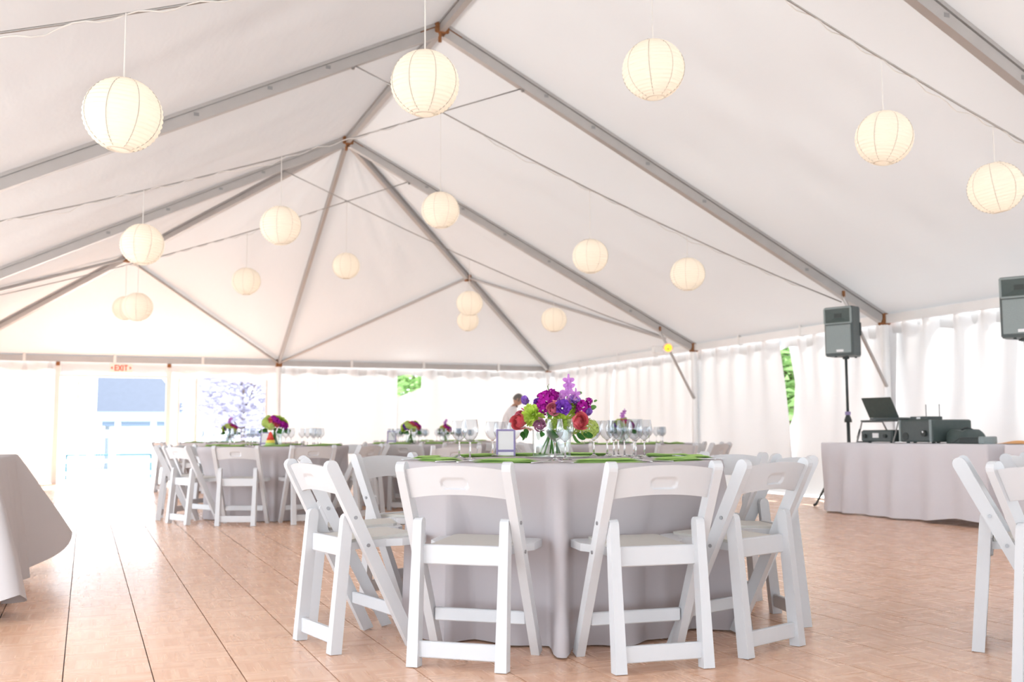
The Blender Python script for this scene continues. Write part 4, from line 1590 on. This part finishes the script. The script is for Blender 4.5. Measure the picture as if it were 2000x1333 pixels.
# ------------------------------------------------------------------ flowers
def petal(b, base, R, L, wdt, cup, curl, n=6, m=4, ruffle=0, ph=0):
    """petal growing along local +z from base, bending outwards along +x"""
    def fn(u, v):
        s = v
        w = wdt * (sin(pi * min(1, .12 + .80 * s)) ** .7) * (2 * u - 1)
        x = cup * s * s + curl * max(0, s - .6) ** 2 * 4 + .25 * wdt * (2 * u - 1) ** 2 * -1
        x += ruffle * s * sin(9 * u + ph)
        z = L * s - .5 * abs(curl) * max(0, s - .75) ** 2 * 8
        p = Vector((x, w, z))
        q = R @ p + base
        return tuple(q)
    b.grid(n, m, fn)
def flower_mesh(kind, seed=0):
    rnd = random.Random(seed)
    b = MB()
    RZ = lambda a: Matrix.Rotation(a, 3, 'Z')
    RY = lambda a: Matrix.Rotation(a, 3, 'Y')
    if kind == 'rose':                       # unit radius about .045, faces +z
        for k in range(17):                  # overlapping shells, closed inside and opening outwards
            t = k / 16
            rho, a = .006 + .030 * t, k * 2.399
            span, th1, th0 = 1.25 - .25 * t, .30 + .80 * t ** 1.2, 2.3
            def fn(u, v, t=t, rho=rho, a=a, span=span, th1=th1, th0=th0):
                e = 2 * u - 1
                ph = a + e * span
                th = th0 + (th1 + .10 * e ** 4 - th0) * v
                r = rho * (1 + .10 * e) * (1 + (.08 + .14 * t) * max(0, (v - .78) / .22) ** 2)
                return (r * sin(th) * cos(ph), r * sin(th) * sin(ph), r * cos(th) * .95 + .006 * (1 - t))
            b.grid(9, 8, fn)
    elif kind == 'mum':                      # ball of curved ray petals
        N = 165
        for k in range(N):
            z = 1 - 1.55 * k / N
            a = k * 2.399963
            th = math.acos(max(-1, min(1, z)))
            Rm = RZ(a) @ RY(th)
            petal(b, Rm @ Vector((0, 0, .010)), Rm @ RZ(rnd.uniform(-.6, .6)) @ RY(rnd.uniform(-.25, .25)), .038 + rnd.uniform(-.008, .008), .0072, .010, -.008, 2, 3)
    elif kind == 'hydrangea':                # dome of four-petalled florets
        for k in range(80):
            z = 1 - 1.5 * k / 80
            a = k * 2.399963
            th = math.acos(max(-1, min(1, z)))
            Rm = RZ(a) @ RY(th) @ RZ(rnd.uniform(0, 1.5))
            c = RZ(a) @ RY(th) @ Vector((0, 0, .045 + rnd.uniform(-.004, .004)))
            for j in range(4):
                Rp = Rm @ RZ(j * pi / 2) @ RY(1.25)
                petal(b, c, Rp, .012, .0065, .0, .0, 2, 2)
    elif kind == 'lisianthus':               # cup of broad ruffled petals
        for lay, (cnt, L, wd, tl, off) in enumerate(((5, .040, .026, .85, 0), (5, .038, .025, .55, .6), (4, .030, .018, .30, .2))):
            for k in range(cnt):
                a = off + k * 2 * pi / cnt
                petal(b, RZ(a) @ Vector((.004, 0, -.008)), RZ(a) @ RY(tl), L, wd, .004, .010, 8, 5, .0025, k)
    elif kind == 'bud':
        for k in range(5):
            a = k * 2 * pi / 5
            petal(b, RZ(a) @ Vector((.003, 0, -.015)), RZ(a) @ RY(.22), .048, .022, .002, .004, 6, 5, .002, k)
    elif kind == 'stock':                    # ruffled spike of small florets
        for k in range(38):
            z = 1 - 1.5 * k / 38
            a = k * 2.399963
            th = math.acos(max(-1, min(1, z)))
            c = RZ(a) @ RY(th) @ Vector((0, 0, .036 + rnd.uniform(-.006, .008)))
            Rm = RZ(a) @ RY(th) @ RZ(rnd.uniform(0, 1.5))
            for j in range(5):
                petal(b, c, Rm @ RZ(j * 2 * pi / 5) @ RY(1.0 + rnd.uniform(-.2, .2)), .014, .009, .002, .003, 3, 2, .002, j)
    elif kind == 'orchid':                   # five tepals and a lip
        for k, (L, wd) in enumerate(((.040, .0065), (.034, .012), (.038, .0065), (.038, .0065), (.034, .012))):
            a = k * 2 * pi / 5 + pi / 2
            petal(b, Vector((0, 0, 0)), RZ(a) @ RY(1.25), L, wd, .0, .008, 4, 4)
        for k in (-.5, 0, .5):
            petal(b, Vector((0, 0, 0)), RZ(-pi / 2 + k) @ RY(.6), .018, .007, .004, .006, 3, 3)
    elif kind == 'leaf':
        petal(b, Vector((0, 0, 0)), RY(.3), .085, .026, .012, .02, 6, 8)
    return b
FMESH = {}
def fmesh(kind, mkey):
    k = (kind, mkey)
    if k not in FMESH:
        FMESH[k] = flower_mesh(kind, 3).mesh(kind, M[mkey], smooth=True)
    return FMESH[k]
PARTN = {'rose': 'rose', 'mum': 'chrysanthemum', 'hydrangea': 'hydrangea', 'lisianthus': 'lisianthus', 'bud': 'lisianthus_bud', 'stock': 'stock_flower', 'orchid': 'orchid', 'leaf': 'leaf'}
def put_flower(parent, kind, mkey, P, face, s):
    o = link(PARTN[kind], fmesh(kind, mkey), parent)
    o.location = P
    o.rotation_euler = Vector(face).to_track_quat('Z', 'Y').to_euler()
    o.scale = (s, s, s)
    return o
def vase_parts(t, r, h):
    pr = [(.001, 0), (r, 0), (r, h)]
    MB().lathe(pr, 32).build('vase', M['water'], t, smooth=True, angle=40)
    b = MB()
    rnd = random.Random(9)
    for k in range(10):
        a = rnd.uniform(0, 6.28); q_ = rnd.uniform(.2, .75) * r
        b.tube([(q_ * cos(a), q_ * sin(a), .012), (-q_ * .5 * cos(a + .5), -q_ * .5 * sin(a + .5), h + .04)], .004, 6)
    b.build('stems', M['stem'], t, smooth=True)

VC = at_z(1078, 894, ZC)
cen = thing('flower_centrepiece', (VC.x, VC.y, ZC + .0075), 'tall centrepiece with an orchid spray, roses and lime chrysanthemums in a clear vase', 'flower arrangement', 'flower centrepieces')
vase_parts(cen, .098, .132)
def V(px, py, back=0.0):
    """arrangement-local point on the pixel's ray, shifted away from the viewer by back metres"""
    base = Vector((VC.x, VC.y, .9))
    fw = Vector((sin(YAW), cos(YAW), 0))
    p = at_r(px, py, base + fw * back)
    return p - Vector((VC.x, VC.y, ZC + .0075))
tocam = Vector((-sin(YAW), -cos(YAW), 0)); side = Vector((cos(YAW), -sin(YAW), 0)); upv = Vector((0, 0, 1))
FL = [('rose', 'rose_mauve', 1053, 832, -.10, 0.0, .15, .92), ('rose', 'rose_pink', 1081, 800, -.11, -.1, .35, 1.0), ('rose', 'rose_coral', 1131, 824, -.09, .5, .05, 1.2),
      ('rose', 'rose_coral', 1013, 825, -.05, -.7, .05, 1.15), ('rose', 'rose_pink', 1020, 815, .02, -.6, .3, 1.0),
      ('mum', 'mum', 1041, 812, -.05, -.35, .4, 1.25), ('mum', 'mum', 1119, 795, .02, .3, .6, 1.0), ('mum', 'mum', 1098, 822, -.06, .1, .2, .95),
      ('hydrangea', 'hydrangea', 1150, 838, .02, .7, .1, 1.0), ('hydrangea', 'mum', 1085, 826, -.02, 0, .3, 1.0), ('hydrangea', 'hydrangea', 1120, 830, .10, .4, .3, 1.0),
      ('lisianthus', 'lisianthus', 1099, 797, -.12, .2, .3, 1.15), ('bud', 'lisianthus_pale', 1027, 785, -.02, -.5, .9, 1.0), ('lisianthus', 'lisianthus_pale', 1122, 783, .0, .4, .8, .9),
      ('bud', 'lisianthus_pale', 1146, 806, -.02, .7, .3, .95), ('lisianthus', 'lisianthus', 1051, 787, -.02, -.2, .8, .7),
      ('stock', 'stock', 1068, 783, -.04, -.1, .7, 1.15), ('stock', 'stock', 1062, 797, -.05, -.2, .4, .9), ('stock', 'stock', 1137, 797, .0, .5, .5, .95), ('stock', 'stock', 1082, 778, .03, 0, .9, .8),
      ('stock', 'stock', 1150, 784, .03, .6, .8, .42), ('stock', 'stock', 1078, 766, .03, .1, 1, .42), ('stock', 'stock', 1068, 768, .03, .1, 1, .35), ('stock', 'stock', 1086, 771, .03, .1, 1, .4)]
for kind, mk, px, py, back, sd, up_, s in FL:
    put_flower(cen, kind, mk, V(px, py, back), tocam * 1.0 + side * sd + upv * up_, s)
for px, py, s, sd, up_ in ((1110, 745, 1.0, .1, .1), (1112, 756, 1.05, -.3, 0), (1106, 769, 1.05, .0, .1), (1124, 771, .9, .6, .2), (1095, 776, .85, -.5, .2), (1116, 782, .9, .2, 0), (1103, 788, .8, -.2, .2)):
    put_flower(cen, 'orchid', 'orchid', V(px, py, .0), tocam + side * sd + upv * up_, s)
b = MB()
b.tube([V(1104, 815, .01), V(1106, 785, .01), V(1110, 760, .01), V(1113, 738, .01)], [.003, .003, .0025, .0015], 6)
b.tube([V(1140, 810, .02), V(1148, 790, .03), V(1158, 784, .03)], .002, 5)
b.tube([V(1072, 790, .02), V(1074, 772, .03), V(1070, 757, .03)], .002, 5)
b.tube([V(1028, 812, .0), V(1026, 795, -.01)], .003, 5)
b.build('orchid_stem', M['stem'], cen, smooth=True)
for px, py, back, sd, up_, s, mk in ((1033, 843, -.08, -.6, -.3, .9, 'leaf'), (1028, 846, -.04, -.9, -.6, .8, 'leaf'), (1070, 838, -.08, .2, -.5, .9, 'leaf'), (1128, 846, -.04, .5, -.9, .6, 'leaf'),
                                     (1120, 848, -.05, .1, -1.2, .7, 'stem'), (1140, 846, -.02, .9, -.5, .6, 'leaf'), (1070, 812, -.08, .2, .3, .9, 'leaf'), (1150, 800, .02, .9, .5, .5, 'stem'),
                                     (1126, 770, .02, .9, .3, .35, 'stem'), (1070, 757, .03, -.3, 1, .25, 'stem'), (1160, 785, .03, .9, .6, .22, 'stem'), (1056, 842, -.09, -.2, -.2, .8, 'leaf')):
    put_flower(cen, 'leaf', mk, V(px, py, back), tocam * .6 + side * sd + upv * up_, s)
mp_ = MB().lathe([(.001, 0), (.165, 0), (.165, .005), (.001, .005)], 48).build('mirror_plate', M['mirror'], None, smooth=True, angle=30)
PM = at_z(1108, 893.5, ZC)
mp_.location = (VC.x + .03 * cos(YAW), VC.y - .03 * sin(YAW), ZC + .001)
tag(mp_, 'round mirror plate under the clear vase', 'mirror plate')

# smaller centrepieces on the other tables
def small_centre(key, label, seed, s=1.0, orchid=False, dx=0, dy=0):
    (x, y), R, nm = TABLES[key]
    t = thing('flower_centrepiece', (x + dx, y + dy, ZC), label, 'flower arrangement', 'flower centrepieces')
    t.scale = (s, s, s)
    vase_parts(t, .07, .13)
    rnd = random.Random(seed)
    kinds = [('rose', 'rose_pink'), ('mum', 'mum'), ('lisianthus', 'lisianthus'), ('hydrangea', 'hydrangea'), ('rose', 'rose_coral'), ('stock', 'stock'), ('mum', 'mum'), ('lisianthus', 'lisianthus_pale')]
    n = 40
    for k in range(n):
        z = 1 - 1.15 * k / n
        a = k * 2.399 + seed
        rr = sqrt(max(0, 1 - z * z))
        d = Vector((rr * cos(a), rr * sin(a), z))
        kd, mk = kinds[(k * 3 + seed) % 8]
        put_flower(t, kd, mk, Vector((d.x * .10, d.y * .10, .19 + d.z * .075)), d + Vector((0, 0, .2)), rnd.uniform(.58, .85))
    if orchid:
        b = MB(); b.tube([(0, 0, .2), (.01, 0, .3), (.0, 0, .36)], .003, 5); b.build('orchid_stem', M['stem'], t)
        for k in range(5):
            put_flower(t, 'orchid', 'orchid', Vector((.012 * sin(k * 2), -.01, .26 + .026 * k)), tocam + side * sin(k * 2) * .6, 1.0)
    for k in range(5):
        a = k * 1.3 + seed
        put_flower(t, 'leaf', 'leaf', Vector((.085 * cos(a), .085 * sin(a), .15)), Vector((cos(a), sin(a), -.3)), 1.0)
small_centre('T2', 'lime, pink and violet centrepiece on the table beside the exit doorway', 1, 1.15, False)
small_centre('T3', 'low pink and lime centrepiece on the pulled-out chair table', 4, 1.0, False, -.2)
small_centre('T4', 'lime and pink centrepiece with a violet orchid on the table by the arched window', 6, 1.05, True)
small_centre('T5', 'small pink centrepiece with orchids on the table by the end wall', 2, .95, True)
small_centre('T6', 'centrepiece with a pale pink orchid spray on the table behind the clustered glasses', 3, 1.0, True)
for key in ('T2', 'T3', 'T4', 'T5', 'T6'):
    (x, y), R, _ = TABLES[key]
    rnd = random.Random(ord(key[1]))
    N = 9
    nap, gls = [], []
    for k in range(N):
        a = 2 * pi * k / N + .4
        nap.append((x + (R - .13) * cos(a), y + (R - .13) * sin(a), a + pi / 2 + rnd.uniform(-.2, .2)))
        for j in range(2):
            q_ = a + .20 + .13 * j
            gls.append((x + (R - .30 - .02 * j) * cos(q_), y + (R - .30 - .02 * j) * sin(q_)))
    for k, ((px_, py_, rz_), lab) in enumerate(zip(nap, ordinals(key, nap, (x, y), 'green folded napkin'))):
        o = link('napkin', NM[k % 3]); place(o, (px_, py_, ZC), rz_)
        tag(o, lab, 'napkin', 'green napkins at the ' + MARK[key][0])
    for (px_, py_), lab in zip(gls, ordinals(key, gls, (x, y), 'clear wine glass')):
        wine_glass(px_, py_, ZC, lab, 'wine glasses at the ' + MARK[key][0], True)
(x2, y2) = TABLES['T2'][0]
P = at_r(518, 868, Vector((x2, y2 - .3, 0)))
number_sign(P.x, P.y, -YAW, 'ivory card sign in a purple frame on the table beside the exit doorway')
(x3, y3) = TABLES['T3'][0]
P = at_r(765, 868, Vector((x3, y3 - .2, 0)))
number_sign(P.x, P.y, -YAW, 'ivory card sign in a purple frame beside the low pink and lime centrepiece', 1.1)
# small ornament: red top, yellow middle, green foot
P = at_r(528, 868, Vector((x2, y2 - .5, 0)))
t = thing('party_favour', (P.x, P.y, ZC), 'small red, yellow and green cone favour on the table beside the exit doorway', 'favour')
MB().lathe([(.001, 0), (.055, 0), (.05, .035), (.001, .036)], 16).build('foot', M['napkin'], t)
MB().lathe([(.001, .036), (.049, .036), (.042, .065), (.001, .066)], 16).build('band', M['yellow'], t)
MB().lathe([(.001, .066), (.041, .066), (.022, .125), (.008, .15), (.001, .152)], 16).build('tip', M['red'], t, smooth=True)

# ------------------------------------------------------------------ waiter by the end wall
def waiter():
    fwv = Vector((sin(YAW), cos(YAW), 0))
    base = at_r(985, 900, C0 + fwv * 20.0)
    t = thing('person', (base.x, base.y, 0), 'grey-haired person in a white shirt and black bow tie bending forward by the end wall', 'person', rz=-YAW + radians(-12))
    # local: faces +x
    jt = {'pel': (0, 0, .92), 'sp': (.06, 0, 1.12), 'ch': (.16, 0, 1.30), 'nk': (.21, 0, 1.42), 'hd': (.24, 0, 1.47),
          'shL': (.16, .17, 1.34), 'elL': (.22, .22, 1.08), 'wrL': (.42, .16, .98), 'shR': (.16, -.17, 1.34), 'elR': (.22, -.22, 1.08), 'wrR': (.42, -.16, .98),
          'hpL': (0, .09, .88), 'knL': (.04, .10, .48), 'anL': (-.02, .11, .09), 'toL': (.14, .12, .04), 'hpR': (0, -.09, .88), 'knR': (.04, -.10, .48), 'anR': (-.02, -.11, .09), 'toR': (.14, -.12, .04)}
    rad = {'pel': .13, 'sp': .125, 'ch': .14, 'nk': .055, 'hd': .05, 'shL': .07, 'elL': .048, 'wrL': .032, 'shR': .07, 'elR': .048, 'wrR': .032,
           'hpL': .095, 'knL': .062, 'anL': .045, 'toL': .035, 'hpR': .095, 'knR': .062, 'anR': .045, 'toR': .035}
    eds = [('pel', 'sp'), ('sp', 'ch'), ('ch', 'nk'), ('nk', 'hd'), ('ch', 'shL'), ('shL', 'elL'), ('elL', 'wrL'), ('ch', 'shR'), ('shR', 'elR'), ('elR', 'wrR'),
           ('pel', 'hpL'), ('hpL', 'knL'), ('knL', 'anL'), ('anL', 'toL'), ('pel', 'hpR'), ('hpR', 'knR'), ('knR', 'anR'), ('anR', 'toR')]
    # hands: palm, four fingers and a thumb on each wrist
    for sd, yy in (('L', .16), ('R', -.16)):
        w = Vector(jt['wr' + sd])
        pn = 'pm' + sd
        jt[pn] = tuple(w + Vector((.07, 0, -.015))); rad[pn] = .028; eds.append(('wr' + sd, pn))
        for k in range(4):
            f1, f2 = f'f{k}{sd}', f'g{k}{sd}'
            o = (k - 1.5) * .019
            jt[f1] = tuple(w + Vector((.115, o, -.02))); jt[f2] = tuple(w + Vector((.15 - .006 * abs(k - 1.3), o * 1.1, -.05)))
            rad[f1] = .0095; rad[f2] = .008
            eds += [(pn, f1), (f1, f2)]
        tn = 'th' + sd
        jt[tn] = tuple(w + Vector((.085, -.045 if yy > 0 else .045, -.02))); rad[tn] = .0095; eds.append((pn, tn))
    keys = list(jt)
    me = bpy.data.meshes.new('body')
    me.from_pydata([jt[k] for k in keys], [(keys.index(a), keys.index(b_)) for a, b_ in eds], [])
    o = link('body', me, t)
    sk = o.modifiers.new('skin', 'SKIN')
    sk.use_smooth_shade = True
    o.modifiers.new('sub', 'SUBSURF').levels = 1
    o.modifiers['sub'].render_levels = 1
    for i, k in enumerate(keys):
        me.skin_vertices[0].data[i].radius = (rad[k], rad[k])
    me.skin_vertices[0].data[0].use_root = True
    # shirt, trousers and skin by height on the body
    m = bpy.data.materials.new('waiter_clothes')
    m.use_nodes = True
    n, l = nodes(m)
    b = n['Principled BSDF']; b.inputs['Roughness'].default_value = .8
    tc = n.new('ShaderNodeTexCoord'); sp = n.new('ShaderNodeSeparateXYZ')
    l.new(tc.outputs['Object'], sp.inputs[0])
    cr = n.new('ShaderNodeValToRGB')
    cr.color_ramp.interpolation = 'CONSTANT'
    e = cr.color_ramp.elements
    e[0].position = 0; e[0].color = (.02, .02, .025, 1)
    e[1].position = .95 / 2; e[1].color = (.85, .85, .88, 1)
    x = e.new(1.41 / 2); x.color = (.50, .29, .21, 1)
    dv = n.new('ShaderNodeMath'); dv.operation = 'DIVIDE'; dv.inputs[1].default_value = 2.0
    l.new(sp.outputs[2], dv.inputs[0]); l.new(dv.outputs[0], cr.inputs[0])
    # hands lie in front of x = .43
    gt = n.new('ShaderNodeMath'); gt.operation = 'GREATER_THAN'; gt.inputs[1].default_value = .43
    l.new(sp.outputs[0], gt.inputs[0])
    mx = n.new('ShaderNodeMix'); mx.data_type = 'RGBA'; mx.inputs[7].default_value = (.50, .29, .21, 1)
    l.new(gt.outputs[0], mx.inputs[0]); l.new(cr.outputs[0], mx.inputs[6]); l.new(mx.outputs[2], b.inputs['Base Color'])
    me.materials.append(m)
    # head: skull with jaw, brow, nose and ears
    hb = MB()
    def hf(u, v):
        a = 2 * pi * u; ph = pi * v
        x = sin(ph) * cos(a); y = sin(ph) * sin(a); z = cos(ph)
        rx, ry, rz_ = .098, .076, .118
        if z < 0: ry *= 1 + .28 * z; rx *= 1 + .12 * z
        nose = .022 * math.exp(-((y / .22) ** 2 + ((z + .12) / .18) ** 2)) if x > 0 else 0
        sock = -.008 * math.exp(-(((abs(y) - .42) / .16) ** 2 + ((z - .08) / .12) ** 2)) if x > 0 else 0
        lip = .006 * math.exp(-((y / .3) ** 2 + ((z + .52) / .10) ** 2)) if x > 0 else 0
        ear = .02 * math.exp(-((x / .18) ** 2 + (z / .28) ** 2)) * (1 if abs(y) > .8 else 0)
        return (x * rx + nose + sock + lip, y * ry + math.copysign(ear, y), z * rz_)
    hb.grid(32, 22, hf)
    R = Matrix.Rotation(radians(24), 3, 'Y')
    off = Vector((.285, 0, 1.545))
    hb.v = [tuple(R @ Vector(p) + off) for p in hb.v]
    hd = hb.build('head', M['skin'], t, smooth=True)
    hr = MB()
    def hairf(u, v):
        a = 2 * pi * u; ph = pi * v * .56
        x = sin(ph) * cos(a); y = sin(ph) * sin(a); z = cos(ph)
        k = 1.07
        if x > .55 and z < .55: k = .9
        return (x * .098 * k - .006, y * .078 * k, z * .12 * k)
    hr.grid(28, 12, hairf)
    hr.v = [tuple(R @ Vector(p) + off) for p in hr.v]
    hr.build('hair', M['hair'], t, smooth=True)
    eb = MB()
    for sy in (-1, 1):
        eb.lathe([(.001, -.008), (.008, -.003), (.008, .003), (.001, .008)], 8, R @ Vector((.078, sy * .032, .01)) + off)
    eb.build('eyes', M['trouser'], t)
    bt = MB()
    for sy in (-1, 1):
        bt.add([(.262, 0, 1.415), (.268, sy * .055, 1.44), (.268, sy * .055, 1.385), (.245, sy * .03, 1.41)], [(0, 1, 2), (0, 1, 3), (0, 2, 3), (1, 2, 3)])
    bt.build('bow_tie', M['trouser'], t)
waiter()
